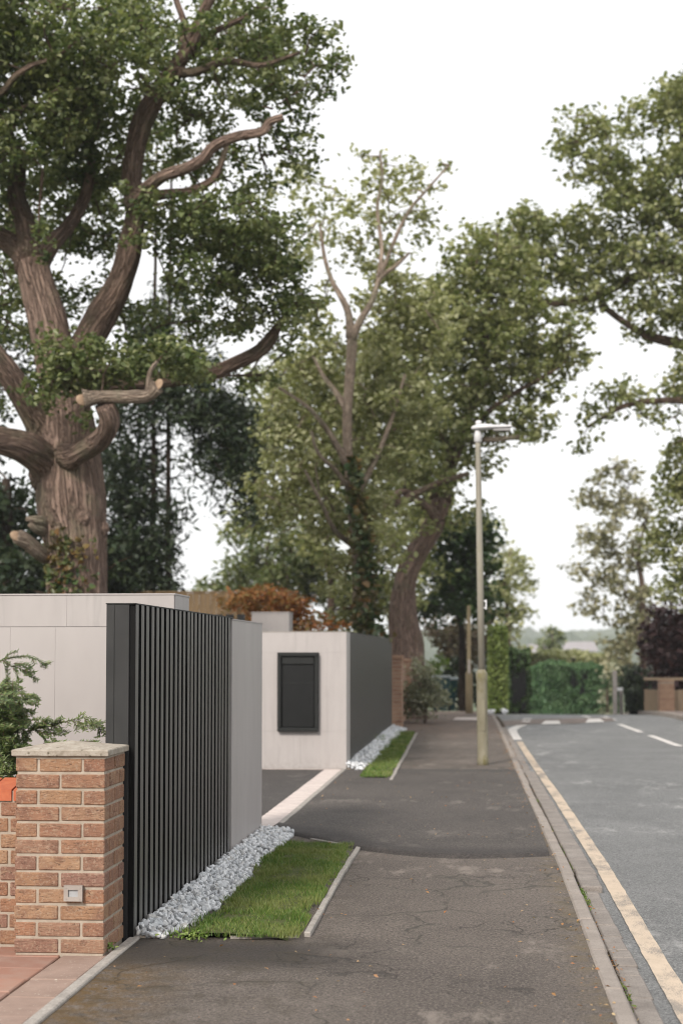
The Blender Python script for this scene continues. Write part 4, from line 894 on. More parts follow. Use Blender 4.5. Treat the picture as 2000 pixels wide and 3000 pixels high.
# ivy on the trunk
ip = []
for _ in range(800):
    y = random.uniform(1140, 1620); u = random.betavariate(1.2, 2.2); x = 100 + 130 * u + random.gauss(0, 5)
    if y < 1230 and u > .35: continue
    dx = (x - 175) / 78; 
    if abs(dx) > 1.08: continue
    ip.append(Q(x, y, Y1 - math.sqrt(max(0, 1.1 - dx * dx)) * 78 * k1 - .01))
V, Fq = leaf_geo(np.array(ip), .085, .08, .1); link('ivy', np_mesh('ivy', V - np.array(t.base), Fq), MAT['ivy_leaf'], t.root)
OB = [(60, 60, 130, 110, 21, 1.4), (190, 110, 120, 110, 20.6, 1.2), (300, 60, 110, 70, 22.5, 1.2, .8), (90, 230, 130, 90, 21.5, 1.4), (230, 250, 110, 90, 22.5, 1.3), (-60, 120, 120, 260, 21, 1.5), (-60, 400, 90, 200, 22, 1.2),
      (160, 350, 110, 80, 22.8, 1.2), (270, 400, 90, 60, 23, .9, .7), (60, 420, 60, 80, 23, .8, .6), (360, 140, 70, 70, 21.5, .8, .9), (400, 230, 80, 60, 22.6, .9, .9), (470, 150, 90, 60, 22.5, 1.0, .7), (560, 70, 110, 80, 22.5, 1.2, .6), (680, 60, 80, 70, 22.5, 1.0, .5), (640, 170, 90, 70, 22.3, 1.1, .6), (740, 150, 60, 50, 22.3, .8, .6), (560, 200, 80, 60, 22, 1, .55),
      (660, 290, 70, 50, 22.6, .8, .8), (600, 370, 80, 50, 22.6, .9, .6), (690, 360, 50, 45, 22.6, .7, .7), (480, 300, 70, 60, 23, .9, .6), (440, 380, 60, 50, 23.2, .8, .5),
      (400, 490, 90, 60, 21.8, 1, 1.0), (500, 510, 110, 70, 21.6, 1.1, 1.1), (600, 560, 110, 80, 21.8, 1.2, 1.1), (500, 620, 110, 70, 22, 1.1, 1.0), (640, 650, 90, 80, 22.2, 1.0, .9), (700, 720, 60, 50, 22.4, .8, .7), (560, 720, 110, 55, 22.6, 1, .7), (410, 600, 60, 70, 22.6, .9, .7),
      (250, 825, 130, 50, 20.6, .8, 1.7), (350, 830, 110, 50, 20.7, .8, 1.6), (160, 850, 90, 48, 20.6, .7, 1.6), (120, 880, 60, 40, 20.7, .6, 1.2), (430, 840, 70, 50, 21.4, .8, .9), (110, 900, 70, 30, 20.8, .6, .9), (200, 880, 60, 40, 20.7, .6, .8),
      (30, 720, 60, 90, 24, .9, .9), (250, 560, 60, 60, 24.5, .8, .4), (330, 740, 80, 60, 24.5, .9, .5), (10, 900, 50, 60, 24.5, .8, .8), (170, 960, 40, 30, 20.9, .5, .7), (180, 600, 60, 90, 24.5, .8, .35), (140, 470, 150, 110, 24.5, 1.3, .55), (30, 560, 80, 120, 24.8, 1.0, .6), (240, 500, 90, 90, 24.8, 1.0, .45), (330, 330, 90, 90, 24.5, 1.1, .6), (130, 690, 80, 80, 25, 1.0, .5), (420, 740, 110, 60, 24, 1.0, .55), (240, 700, 60, 90, 25, 1, .4), (520, 420, 90, 60, 24, 1, .45), (770, 90, 40, 70, 22.5, .7, .5), (720, 230, 60, 50, 22.5, .8, .5), (580, 130, 120, 110, 24, 1.2, .45), (340, 40, 90, 90, 24.5, 1.2, .6), (480, 60, 70, 70, 24, 1.0, .5), (560, 880, 90, 40, 24, .8, .4), (640, 800, 50, 50, 23.5, .7, .5), (390, 190, 60, 40, 20.9, .5, 1.0), (320, 430, 40, 40, 20.9, .4, .9), (120, 810, 60, 40, 20.8, .5, .9), (60, 340, 90, 70, 20.9, .7, 1.0), (330, 560, 40, 30, 21, .4, .7), (150, 250, 120, 90, 20.9, .7, .8), (450, 60, 50, 40, 21, .5, .8), (110, 560, 50, 50, 21, .5, .5)]
t.dens = 1.7; t.crown(OB, .090, .056, 2.25, MAT['oak_leaf'], .27, .8, .5, per=30)
# --- pair of firs behind the oak, dark evergreens
Y2 = 34
for x, lab in ((352, 'slender dark fir trunk with drooping branches, behind the big oak'), (386, 'taller thin fir with reddish trunk, between the big oak and the timber fence')):
    f_ = Tree('fir_tree', lab, 'tree', Y2 + (x - 352) * .03, x)
    f_.limb([ground_pt(x, Y2), (x, 1360, Y2), (x + 1, 1100, Y2), (x + 2, 800, Y2), (x + 6, 560, Y2), (x + 9, 330, Y2)], 8, 2.5, MAT['dark_bark'], 'trunk', 12, .06)
    fbx = [(x - 60, 960, 70, 50, Y2, 1.0, .9), (x - 30, 1060, 60, 60, Y2, 1.0, .8), (x - 70, 1150, 80, 70, Y2, 1.1, 1.0), (x - 60, 1260, 90, 70, Y2, 1.2, 1.1), (x - 40, 1350, 110, 60, Y2, 1.2, 1.2), (x + 10, 900, 70, 60, Y2, 1, .8), (x, 760, 60, 90, Y2, .9, .5), (x - 110, 1300, 80, 90, Y2 + 1, 1.2, 1.1), (x - 90, 1060, 70, 60, Y2 + 1, 1.1, .8), (x + 5, 1260, 40, 60, Y2, .9, 1.0), (x, 1000, 30, 200, Y2, .7, .5)] if x < 370 else \
        [(x + 60, 930, 80, 60, Y2, 1.0, 1.2), (x + 120, 980, 80, 60, Y2, 1.0, 1.2), (x + 90, 1060, 60, 40, Y2, 1.0, .6), (x + 160, 1080, 70, 60, Y2, 1.0, 1.0), (x + 60, 860, 90, 50, Y2, 1.0, .8), (x + 190, 1160, 50, 50, Y2, .9, .5), (x + 5, 1190, 25, 80, Y2, .8, .9), (x - 5, 1320, 22, 60, Y2, .8, 1.0), (x + 100, 1180, 70, 40, Y2, .9, .14), (x + 20, 720, 50, 90, Y2, .8, .35), (x + 170, 1000, 60, 90, Y2 + 1, 1, .7)]
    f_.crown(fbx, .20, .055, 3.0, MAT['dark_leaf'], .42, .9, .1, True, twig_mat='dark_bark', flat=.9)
e_ = Tree('evergreen_tree', 'dense dark evergreen tree behind the oak trunk', 'tree', 30, 20)
e_.limb([ground_pt(20, 30), (20, 1300, 30), (15, 1100, 30)], 22, 10, MAT['dark_bark'], 'trunk')
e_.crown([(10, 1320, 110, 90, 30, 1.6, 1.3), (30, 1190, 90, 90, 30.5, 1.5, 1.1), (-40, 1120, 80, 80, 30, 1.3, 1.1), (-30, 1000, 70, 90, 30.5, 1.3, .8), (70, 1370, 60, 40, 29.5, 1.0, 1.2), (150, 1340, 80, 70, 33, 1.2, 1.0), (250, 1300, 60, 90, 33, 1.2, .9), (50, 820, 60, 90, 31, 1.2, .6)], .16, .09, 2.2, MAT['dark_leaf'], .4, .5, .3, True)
# --- pale limbed ivy tree in the middle
Y3 = 31
m_ = Tree('ivy_tree', 'tall pale limbed tree with ivy on its stem, in front of the leaning oak', 'tree', Y3, 830)
def P3(x, y, d=0.): return (x, y, Y3 + d - np.interp(y, [300, 700, 1100, 1350], [.5, 1.3, 1.2, .2]))
m_.limb([ground_pt(832, Y3), P3(832, 1480), P3(830, 1400), P3(828, 1290), P3(812, 1180), P3(800, 1060), P3(797, 960), P3(802, 880), P3(808, 800), P3(806, 770)], 22, 10, MAT['pale_bark'], 'trunk', 14, .06, rads=[26, 24, 22, 19, 13, 10, 11, 11, 12, 11])
m_.limb([P3(806, 775), P3(800, 720), P3(782, 680), P3(762, 645), P3(745, 590), P3(735, 520)], 9, 3, MAT['pale_bark'], n=8)
m_.limb([P3(807, 780), P3(828, 735), P3(855, 690), P3(872, 640), P3(910, 610), P3(940, 580)], 9, 3, MAT['pale_bark'], n=8)
m_.limb([P3(868, 650), P3(876, 570, .2), P3(866, 480, .3), P3(878, 410, .3), P3(872, 350, .3)], 6, 2, MAT['pale_bark'], n=8)
m_.limb([P3(870, 640), P3(930, 500, -.2), P3(985, 430, -.2), P3(1030, 380, -.2)], 5, 2, MAT['pale_bark'], n=7)
m_.limb([P3(800, 1070), P3(760, 1000, -.3), P3(730, 960, -.5), P3(700, 930, -.6), P3(640, 890, -.8)], 8, 3, MAT['pale_bark'], n=8)
m_.limb([P3(798, 940), P3(770, 900, .2), P3(740, 860, .3), P3(720, 820, .4)], 8, 3, MAT['pale_bark'], n=8)
m_.limb([P3(805, 1130), P3(770, 1080, -.4), P3(730, 1040, -.6), P3(715, 990, -.7)], 6, 3, MAT['pale_bark'], n=8)
m_.limb([P3(820, 1260), P3(770, 1220, -.5), P3(740, 1160, -.8), P3(700, 1080, -1)], 7, 3, MAT['pale_bark'], n=8)
m_.limb([P3(810, 1150), P3(860, 1060, .2), P3(900, 960, .4), P3(930, 860, .4)], 8, 3, MAT['pale_bark'], n=8)
ip = []
for _ in range(900):
    y = random.uniform(1050, 1480); cx = np.interp(y, [1050, 1180, 1290, 1480], [805, 822, 842, 850]); w = np.interp(y, [1050, 1200, 1480], [14, 24, 34]); ip.append(np.array(Q(cx + random.gauss(0, w * .6), y, Y3 - 1.15 + random.gauss(0, .15))))
V, Fq = leaf_geo(np.array(ip), .14, .12, .2); link('ivy', np_mesh('ivy', V - np.array(m_.base), Fq), MAT['ivy_leaf'], m_.root)
MBL = [(870, 370, 60, 50, Y3, .9, .30), (910, 430, 80, 60, Y3, 1.0, .42), (1010, 400, 45, 35, Y3, .6, .30), (860, 500, 60, 60, Y3, .9, .45), (950, 500, 60, 60, Y3, .9, .40), (880, 580, 80, 50, Y3, 1, .55), (760, 560, 60, 70, Y3, 1, .40), (720, 450, 70, 70, Y3 + .5, 1, .32), (640, 400, 60, 60, Y3 + 1, 1, .25), (780, 450, 40, 50, Y3 + .5, .8, .20), (690, 560, 50, 60, Y3 + 1, 1, .4),
       (900, 680, 90, 70, Y3, 1.2, .8), (970, 760, 90, 90, Y3 + .5, 1.3, .9), (880, 800, 80, 80, Y3, 1.2, .9), (730, 720, 60, 70, Y3 + .5, 1.0, .6), (750, 830, 70, 70, Y3 + .5, 1.1, .75), (680, 880, 80, 70, Y3 + .5, 1.2, .8), (900, 930, 110, 80, Y3 + .2, 1.4, .95), (780, 960, 80, 70, Y3 + .6, 1.2, .85), (640, 980, 80, 70, Y3 + .6, 1.2, .75), (700, 1060, 90, 70, Y3 + .2, 1.3, .9), (860, 1050, 100, 70, Y3, 1.3, .95), (620, 1130, 70, 70, Y3 + .6, 1.2, .6), (720, 1180, 90, 60, Y3, 1.2, .85), (870, 1170, 70, 70, Y3 - .3, 1.0, .9), (770, 1300, 60, 60, Y3, 1.0, .6), (905, 1240, 45, 60, Y3 - 1.2, .7, .95), (960, 960, 60, 60, Y3, 1, .8)]
m_.crown(MBL, .125, .082, 1.9, MAT['pale_leaf'], .36, .6, .5, twig_mat='pale_bark', per=24)
# --- leaning oak beside the footway
Y4 = 36
o2 = Tree('leaning_oak', 'oak with a bent leaning brown trunk, behind the street lamp', 'tree', Y4, 930)
def P4(x, y, d=0.): return (x, y, Y4 + d)
o2.limb([ground_pt(935, Y4), P4(932, 1560), P4(932, 1480), P4(925, 1410), P4(928, 1350), P4(945, 1290), P4(975, 1240), P4(1003, 1190), P4(1015, 1130)], 40, 20, MAT['oak_bark'], 'trunk', 24, .07, rads=[50, 46, 40, 34, 26, 25, 25, 23, 20])
o2.limb([P4(1010, 1150), P4(1030, 1080, .2), P4(1060, 1000, .3), P4(1090, 900, .3), P4(1110, 800, .2), P4(1120, 700, .2), P4(1140, 600, .2)], 18, 5, MAT['oak_bark'], n=12)
o2.limb([P4(1000, 1190, -.3), P4(960, 1150, -.8), P4(920, 1130, -1.0), P4(880, 1170, -1.2)], 12, 6, MAT['oak_bark'], n=10)
o2.limb([P4(905, 1160, -1), P4(960, 1130, -1.1), P4(1020, 1105, -1.2), P4(1075, 1088, -1.2)], 8, 6, MAT['oak_bark'], n=10)
o2.limb([P4(1055, 1010), P4(1130, 1010, -.8), P4(1190, 1003, -1.0)], 8, 5, MAT['pale_bark'], n=10)
o2.limb([P4(1060, 1000), P4(1140, 930, -.4), P4(1220, 880, -.6), P4(1290, 840, -.7)], 9, 3, MAT['branch_bark'], n=8)
o2.limb([P4(1100, 860), P4(1180, 760, .2), P4(1260, 700, .2)], 8, 3, MAT['branch_bark'], n=8)
o2.limb([P4(1040, 1060), P4(1000, 960, .3), P4(980, 860, .4), P4(1000, 740, .4)], 8, 3, MAT['branch_bark'], n=8)
B4 = [(1090, 560, 60, 50, Y4, 1.2, .8), (1050, 640, 80, 60, Y4, 1.4, .9), (1150, 620, 80, 60, Y4, 1.4, .9), (1000, 720, 80, 60, Y4, 1.5, .9), (1100, 720, 90, 60, Y4, 1.5, 1.0), (1200, 710, 80, 60, Y4, 1.4, 1.0), (1270, 780, 80, 60, Y4, 1.3, 1.0), (1160, 800, 90, 60, Y4, 1.5, 1.0), (1040, 800, 90, 60, Y4, 1.5, 1.0), (1310, 830, 50, 40, Y4, 1.0, .8), (1240, 880, 80, 50, Y4, 1.2, 1.0), (1110, 890, 90, 60, Y4, 1.4, 1.0), (1010, 920, 80, 60, Y4, 1.4, 1.0), (1200, 960, 70, 50, Y4 - .5, 1.1, 1.0), (1080, 990, 90, 50, Y4, 1.3, 1.0), (1230, 1000, 40, 30, Y4 - .5, .8, .8), (980, 1030, 70, 50, Y4, 1.2, .9), (1000, 1100, 70, 40, Y4 - .5, 1.0, .8), (1110, 1060, 60, 30, Y4, 1.0, .6), (920, 1080, 60, 60, Y4 - .6, 1.1, .8), (1060, 1180, 40, 50, Y4 - .2, .8, .7), (1130, 1090, 40, 20, Y4, .6, .30), (945, 1210, 40, 40, Y4 - 1, .7, .6)]
o2.crown(B4, .145, .095, 1.8, MAT['oak_leaf_warm'], .40, .6, .5, per=24)
# --- oak overhanging from the other side of the road
Y5 = 38
o3 = Tree('overhanging_oak', 'broad oak overhanging the road from the opposite footway', 'tree', Y5, 1790)
def P5(x, y, d=0.): return (x, y, Y5 + d)
o3.limb([ground_pt(1790, Y5), P5(1790, 1500), P5(1785, 1300), P5(1770, 1100), P5(1740, 960), P5(1720, 860)], 46, 30, MAT['oak_bark'], 'trunk', 20, .07)
o3.limb([P5(1725, 880), P5(1650, 820, .2), P5(1580, 795, .3), P5(1500, 775, .2), P5(1440, 745, .2), P5(1380, 700, .1)], 18, 6, MAT['branch_bark'], n=12)
o3.limb([P5(1720, 860), P5(1640, 700, .3), P5(1560, 600, .5), P5(1450, 640, .5), P5(1340, 690, .2), P5(1230, 690, 0), P5(1150, 650, 0)], 18, 5, MAT['branch_bark'], n=12)
o3.limb([P5(1640, 700), P5(1560, 520, .6), P5(1440, 430, .6), P5(1340, 370, .5)], 14, 4, MAT['branch_bark'], n=10)
o3.limb([P5(1640, 700), P5(1620, 500, 1), P5(1570, 330, 1), P5(1560, 200, 1)], 14, 5, MAT['branch_bark'], n=10)
o3.limb([P5(1750, 980), P5(1650, 940, -.4), P5(1560, 920, -.6), P5(1440, 930, -.8), P5(1350, 980, -.8)], 12, 4, MAT['branch_bark'], n=10)
B5 = [(1545, 230, 70, 60, Y5, 1.4, .9), (1470, 270, 50, 45, Y5, 1.2, .8), (1320, 300, 50, 40, Y5, 1.1, .8), (1380, 330, 60, 50, Y5, 1.3, .9), (1310, 370, 50, 40, Y5, 1.1, .8), (1400, 420, 70, 50, Y5, 1.4, .9), (1560, 350, 60, 70, Y5, 1.5, .9), (1480, 400, 60, 60, Y5, 1.4, .8), (1540, 480, 70, 60, Y5, 1.4, 1.0), (1440, 500, 70, 50, Y5, 1.4, .95), (1350, 530, 80, 50, Y5, 1.4, 1.0), (1250, 520, 80, 50, Y5, 1.4, .9), (1160, 530, 60, 40, Y5, 1.2, .7), (1200, 590, 90, 50, Y5, 1.4, 1.0), (1310, 620, 90, 50, Y5, 1.4, 1.0), (1420, 600, 80, 50, Y5, 1.4, 1.0), (1540, 590, 70, 60, Y5, 1.4, .95), (1470, 680, 70, 50, Y5, 1.3, .8), (1340, 690, 60, 40, Y5, 1.2, .9), (1550, 720, 60, 60, Y5, 1.3, .9), (1480, 760, 50, 25, Y5, 1.0, .8),
      (1560, 880, 60, 50, Y5 - .5, 1.2, .9), (1450, 900, 60, 40, Y5 - .6, 1.1, .8), (1380, 940, 50, 40, Y5 - .7, 1.0, .7), (1500, 960, 60, 25, Y5 - .6, 1.0, .7), (1340, 1000, 35, 40, Y5 - .8, .8, .6), (1560, 1040, 50, 40, Y5 - .3, 1.1, .8), (1550, 1120, 50, 70, Y5, 1.1, .9), (1535, 1230, 45, 70, Y5, 1.1, .95), (1560, 1330, 45, 60, Y5, 1.1, .9), (1640, 300, 80, 200, Y5, 1.5, .8), (1650, 700, 90, 250, Y5, 1.5, .8), (1640, 1150, 80, 250, Y5, 1.5, .8)]
o3.crown(B5, .15, .10, 1.75, MAT['oak_leaf_warm'], .42, .6, .5, per=24)
# --- farther trees
def far_tree(name, label, Y, x, trunk_top, r0, blobs, mat, L=.24, Wd=.16, lad=1.3, cr=.55, bk='branch_bark', twig=.5, tr=.02):
    f_ = Tree(name, label, 'tree', Y, x); f_.limb([ground_pt(x, Y), (x, (1501 + trunk_top) / 2 + 30, Y), (x - r0 * .9, (1501 + 2 * trunk_top) / 3, Y), (x + r0, trunk_top, Y)], r0 * .8, r0 * .12, MAT[bk], 'trunk', 12, .08)
    f_.crown([(b[0], b[1], b[2], b[3], Y, b[4]) + tuple(b[5:]) for b in blobs], L, Wd, lad * 1.25, mat, cr, twig, .4, True, twig_mat=bk, tr=tr, per=22); return f_
far_tree('grey_green_tree', 'thin grey green tree with airy branches, between the road and the copper beech', 62, 1475, 1170, 12, [(1380, 1080, 40, 40, 1.4, .42), (1430, 1100, 50, 40, 1.5, .5), (1350, 1150, 40, 40, 1.4, .45), (1410, 1170, 60, 50, 1.6, .6), (1470, 1170, 40, 60, 1.5, .5), (1350, 1230, 45, 40, 1.5, .5), (1420, 1250, 60, 50, 1.6, .6), (1470, 1280, 40, 60, 1.5, .5), (1340, 1310, 40, 40, 1.4, .5), (1400, 1330, 55, 45, 1.6, .55), (1345, 1380, 45, 35, 1.4, .5), (1430, 1400, 60, 40, 1.6, .6), (1490, 1370, 40, 50, 1.4, .6), (1440, 1470, 60, 40, 1.6, .8), (1420, 1520, 50, 30, 1.4, .9), (1480, 1450, 50, 50, 1.6, .9)], MAT['far_leaf'], twig=.9)
far_tree('copper_beech', 'dark purple copper beech tree over the pale timber fence', 47.5, 1575, 1420, 16, [(1550, 1420, 40, 50, 1.4, 1.1), (1530, 1470, 45, 50, 1.4, 1.2), (1570, 1500, 50, 60, 1.6, 1.3), (1520, 1530, 35, 35, 1.2, 1.1), (1560, 1560, 45, 40, 1.5, 1.2), (1640, 1480, 60, 110, 1.8, 1.2), (1600, 1600, 50, 50, 1.4, 1.2), (1505, 1455, 30, 40, 1.2, 1.1), (1520, 1400, 30, 30, 1.1, .9), (1545, 1590, 30, 30, 1.1, 1.0), (1500, 1500, 25, 30, 1.0, 1.0), (1560, 1590, 40, 25, 1.3, 1.3), (1535, 1500, 40, 40, 1.4, 1.3), (1520, 1560, 30, 25, 1.0, 1.1)], MAT['copper_leaf'], .2, .13, 1.8, .4, 'dark_bark')
far_tree('holly_tree', 'dense dark evergreen tree behind the leaning oak trunk', 46, 1060, 1350, 12, [(1040, 1230, 60, 60, 1.5, 1.1), (1090, 1240, 40, 60, 1.4, 1.0), (1110, 1300, 35, 60, 1.3, 1.0), (1030, 1320, 70, 60, 1.6, 1.2), (1080, 1380, 60, 50, 1.5, 1.2), (1000, 1390, 50, 45, 1.4, 1.1), (1105, 1190, 28, 40, 1.0, .8), (1120, 1400, 20, 40, .9, .9)], MAT['dark_hedge_leaf'], .2, .13, 2.0, .45, 'dark_bark')
far_tree('lime_tree', 'pale mid green tree rounded over the tall hedge, beyond the lamp', 66, 1165, 1260, 9, [(1150, 1270, 40, 50, 1.5, .55), (1185, 1290, 35, 40, 1.4, .5), (1160, 1350, 55, 45, 1.7, .8), (1195, 1380, 30, 40, 1.3, .7), (1150, 1420, 45, 40, 1.6, .9), (1190, 1440, 30, 40, 1.3, .5), (1180, 1480, 30, 30, 1.2, .6), (1140, 1230, 25, 40, 1.2, .5)], MAT['pale_leaf'], .26, .18, 1.4, .6)
far_tree('brown_conifer', 'dull grey green conifer behind the timber fence and rust coloured shrubs', 48, 620, 1180, 10, [(640, 1290, 110, 50, 1.8, .9), (540, 1330, 60, 35, 1.5, .8), (480, 1345, 50, 25, 1.2, .8), (560, 1250, 50, 50, 1.5, .5), (690, 1250, 80, 60, 1.7, .8), (600, 1220, 50, 50, 1.5, .35), (740, 1300, 60, 50, 1.5, .8), (650, 1350, 120, 40, 1.6, 1.0), (780, 1370, 60, 60, 1.5, .9)], MAT['oak_leaf'], .22, .10, 1.6, .5)
far_tree('background_oak', 'leafy green oak behind the ivy covered tree', 43, 760, 1150, 14, [(620, 980, 90, 80, 1.8, .6), (700, 900, 90, 80, 1.8, .7), (800, 900, 100, 90, 1.8, .7), (900, 850, 100, 90, 1.8, .7), (960, 950, 90, 90, 1.8, .8), (860, 1020, 110, 80, 1.8, .9), (740, 1020, 90, 80, 1.8, .8), (960, 1080, 80, 80, 1.7, .9), (840, 1130, 110, 70, 1.8, .9), (700, 1130, 90, 60, 1.7, .7), (900, 1220, 110, 80, 1.8, .9), (760, 1230, 90, 70, 1.7, .8), (960, 1330, 60, 80, 1.5, .9), (880, 1370, 60, 70, 1.6, .9), (840, 1330, 80, 60, 1.6, .8), (580, 1060, 70, 80, 1.6, .7), (560, 1180, 60, 60, 1.5, .5), (620, 880, 70, 60, 1.6, .6), (640, 1180, 70, 60, 1.6, .7), (1000, 1180, 60, 60, 1.5, .8)], MAT['oak_leaf_warm'], .2, .13, 1.3, .5)
pn = far_tree('pine_tree', 'small distant pine standing over the long hedge', 125, 1270, 1440, 3, [(1262, 1447, 15, 10, 1.4, 1.0), (1280, 1460, 20, 9, 1.5, 1.0), (1258, 1475, 22, 10, 1.6, 1.0), (1285, 1488, 20, 8, 1.5, .9), (1262, 1497, 20, 10, 1.5, .9), (1248, 1490, 12, 12, 1.2, .8)], MAT['oak_leaf'], .35, .2, 2.6, .6)
# --- bushes
def bush(name, label, cat, Y, x, y0, blobs, mat, L, Wd, lad, cr=.2, bk='branch_bark', up=.4, sl=True, twig=.8, group=None, tr=.006):
    f_ = Tree(name, label, cat, Y, x); f_.limb([ground_pt(x, Y), (x, y0, Y)], 4, 2, MAT[bk], 'stem', 7, .05)
    f_.crown([(b[0], b[1], b[2], b[3], Y + (b[6] if len(b) > 6 else 0), b[4], b[5]) for b in blobs], L, Wd, lad, mat, cr, twig, up, sl, 'foliage', 22, bk, tr=tr); return f_
bush('rust_shrub', 'rust orange leaved hedge shrub standing over the gate pier', 'shrub', 28.4, 620, 1420, [(545, 1375, 40, 22, .5, 1.1), (625, 1368, 60, 26, .6, 1.3), (690, 1400, 35, 30, .5, 1.2), (720, 1432, 45, 20, .5, 1.0), (775, 1440, 30, 14, .4, .8), (610, 1380, 55, 32, .6, 1.3), (560, 1385, 45, 28, .6, 1.0), (660, 1410, 45, 40, .6, 1.3), (690, 1440, 40, 30, .5, 1.0), (620, 1440, 80, 40, .6, 1.2), (740, 1435, 35, 18, .4, .6), (620, 1500, 100, 60, .6, 1.0), (590, 1600, 100, 70, .6, .8)], MAT['rust_leaf'], .085, .06, 3.2)
bush('laurel_bush', 'pale leaved bush in front of the ivy covered trunk', 'shrub', 30, 770, 1440, [(770, 1380, 40, 35, .6, 1.0), (800, 1350, 25, 25, .5, .8), (745, 1410, 35, 25, .5, .9), (830, 1420, 50, 30, .5, .9), (780, 1450, 70, 40, .6, 1.0)], MAT['pale_leaf'], .12, .07, 2.4)
bush('grey_shrub', 'grey green sprawling shrub beside the old orange brick wall', 'shrub', 33.6, 975, 1560, [(960, 1590, 40, 40, .5, 1.2), (985, 1560, 25, 40, .4, .9), (965, 1540, 18, 40, .4, .8), (990, 1610, 40, 35, .5, 1.2), (955, 1625, 40, 25, .5, 1.1), (1005, 1580, 15, 30, .3, .6), (945, 1540, 10, 30, .3, .5)], MAT['sage_leaf'], .08, .045, 4.5)
bush('bright_bush', 'bright yellow green bush behind the wheelie bins', 'shrub', 47, 1000, 1560, [(1000, 1530, 28, 32, .7, 1.2), (985, 1560, 25, 40, .7, 1.1), (1020, 1560, 16, 30, .5, 1.0), (1000, 1600, 30, 30, .7, 1.0)], MAT['bright_leaf'], .12, .09, 2.4)
bush('dry_cypress', 'dry brown cypress behind the slim wooden pole', 'shrub', 52, 1060, 1450, [(1020, 1440, 50, 40, .9, 1.0), (1090, 1440, 50, 50, 1.0, 1.0), (1060, 1500, 60, 50, 1.0, 1.1), (1105, 1490, 30, 50, .8, 1.0), (1040, 1480, 40, 40, .8, .9)], MAT['brown_leaf'], .18, .1, 2.4, .3)
bush('dark_holly_bush', 'very dark low evergreen behind the slim wooden pole', 'shrub', 50, 1070, 1560, [(1060, 1580, 70, 45, .8, 1.3), (1105, 1570, 30, 60, .7, 1.2), (1040, 1550, 40, 40, .7, 1.0)], MAT['dark_leaf'], .16, .1, 2.6, .3, 'dark_bark')
bush('pale_bush', 'pale yellowish bush at the end of the long hedge, beside the sign post', 'shrub', 55, 1393, 1580, [(1395, 1570, 16, 35, .6, 1.0), (1390, 1620, 20, 30, .6, 1.0), (1405, 1540, 14, 20, .5, .8)], MAT['sage_leaf'], .15, .1, 2.2, .3)
bush('clipped_yew', 'dark clipped evergreen mound above the pale timber fence', 'shrub', 50, 1465, 1570, [(1465, 1560, 45, 32, .8, 1.6), (1440, 1555, 30, 25, .7, 1.4), (1500, 1565, 25, 25, .7, 1.4)], MAT['dark_leaf'], .12, .08, 3.0, .22, 'dark_bark')
# --- hedges
def hedge(name, label, c, sx, sy, h, mat, L, n, rz=0.0, wob=.08):
    root = thing(name, label, 'hedge', c); root.rotation_euler.z = rz; MB().box(-sx / 2 + .1, sx / 2 - .1, -sy / 2 + .1, sy / 2 - .1, -.1, h - .1).build('core', MAT['slat_back_shade'], root)
    pts = []; A_ = (sx * h, sx * h, sy * h, sy * h, sx * sy); A_ = np.array(A_) / sum(A_); cnt = (A_ * n).astype(int)
    for s_, k in enumerate(cnt):
        u = RNG.uniform(-.5, .5, k); v = RNG.uniform(0, 1, k)
        if s_ < 2: p = np.stack([u * sx, np.full(k, (-.5, .5)[s_] * sy), v * h], 1)
        elif s_ < 4: p = np.stack([np.full(k, (-.5, .5)[s_ - 2] * sx), u * sy, v * h], 1)
        else: p = np.stack([u * sx, (v - .5) * sy, np.full(k, h)], 1)
        pts.append(p)
    p = np.vstack(pts); q = np.array([mnoise.noise(Vector((a[0] * .8 + c[0], a[1] * .8, a[2] * .5))) + .5 * mnoise.noise(Vector(a * 2.7 + np.array((c[0], 0, 0)))) for a in p])
    dirs = p - np.array([0, 0, h * .5]); dirs /= np.linalg.norm(dirs, axis=1)[:, None]; p = p + dirs * (q * wob * 2 + RNG.normal(0, .04, len(p)))[:, None]
    V, Fq = leaf_geo(p, L, L * .6, .25, True); link('foliage', np_mesh('foliage', V, Fq), mat, root)
A = on(1540, 62); B = on(1775, 62); zt = P(1650, 1948, 62).z - A[2]
hedge('long_hedge', 'long clipped deep green hedge beyond the crest of the road', ((A[0] + B[0]) / 2 + .1, 64.2, gz(64) - .1), (B[0] - A[0]) * 1.13, 2.2, zt + .12, MAT['hedge_leaf'], .12, 56000, .50, wob=.20)
A = on(1560, 68); zt = P(1650, 1922, 68).z - A[2]; B = on(1790, 68)
hedge('light_hedge', 'lighter yellow green hedge showing over the long clipped hedge', ((A[0] + B[0]) / 2, 70.5, A[2]), B[0] - A[0], 2.0, zt, MAT['pale_leaf'], .2, 14000, wob=.2)
A = on(1488, 57); B = on(1548, 57); zt = P(1500, 1905, 57).z - A[2]
hedge('dark_hedge', 'dark green hedge between the tall narrow cypress hedge and the long hedge', ((A[0] + B[0]) / 2, 57.6, A[2]), B[0] - A[0], 1.4, zt, MAT['dark_hedge_leaf'], .16, 4500, wob=.2)
A = on(1432, 45); B = on(1484, 45); zt = P(1460, 1842, 45).z - A[2]
hedge('cypress_hedge', 'tall narrow clipped bright green cypress hedge behind the lamp post', ((A[0] + B[0]) / 2, 45.9, A[2]), B[0] - A[0], 1.8, zt, MAT['cypress_leaf'], .10, 16000, wob=.06)
A = on(1836, 46.5); B = on(1883, 46.5); zt = P(1850, 2026, 46.5).z - A[2]
hedge('box_hedge', 'small square clipped dark box hedge next to the pale timber fence', ((A[0] + B[0]) / 2, 47.0, A[2]), B[0] - A[0], .8, zt, MAT['dark_leaf'], .08, 2500, wob=.04)

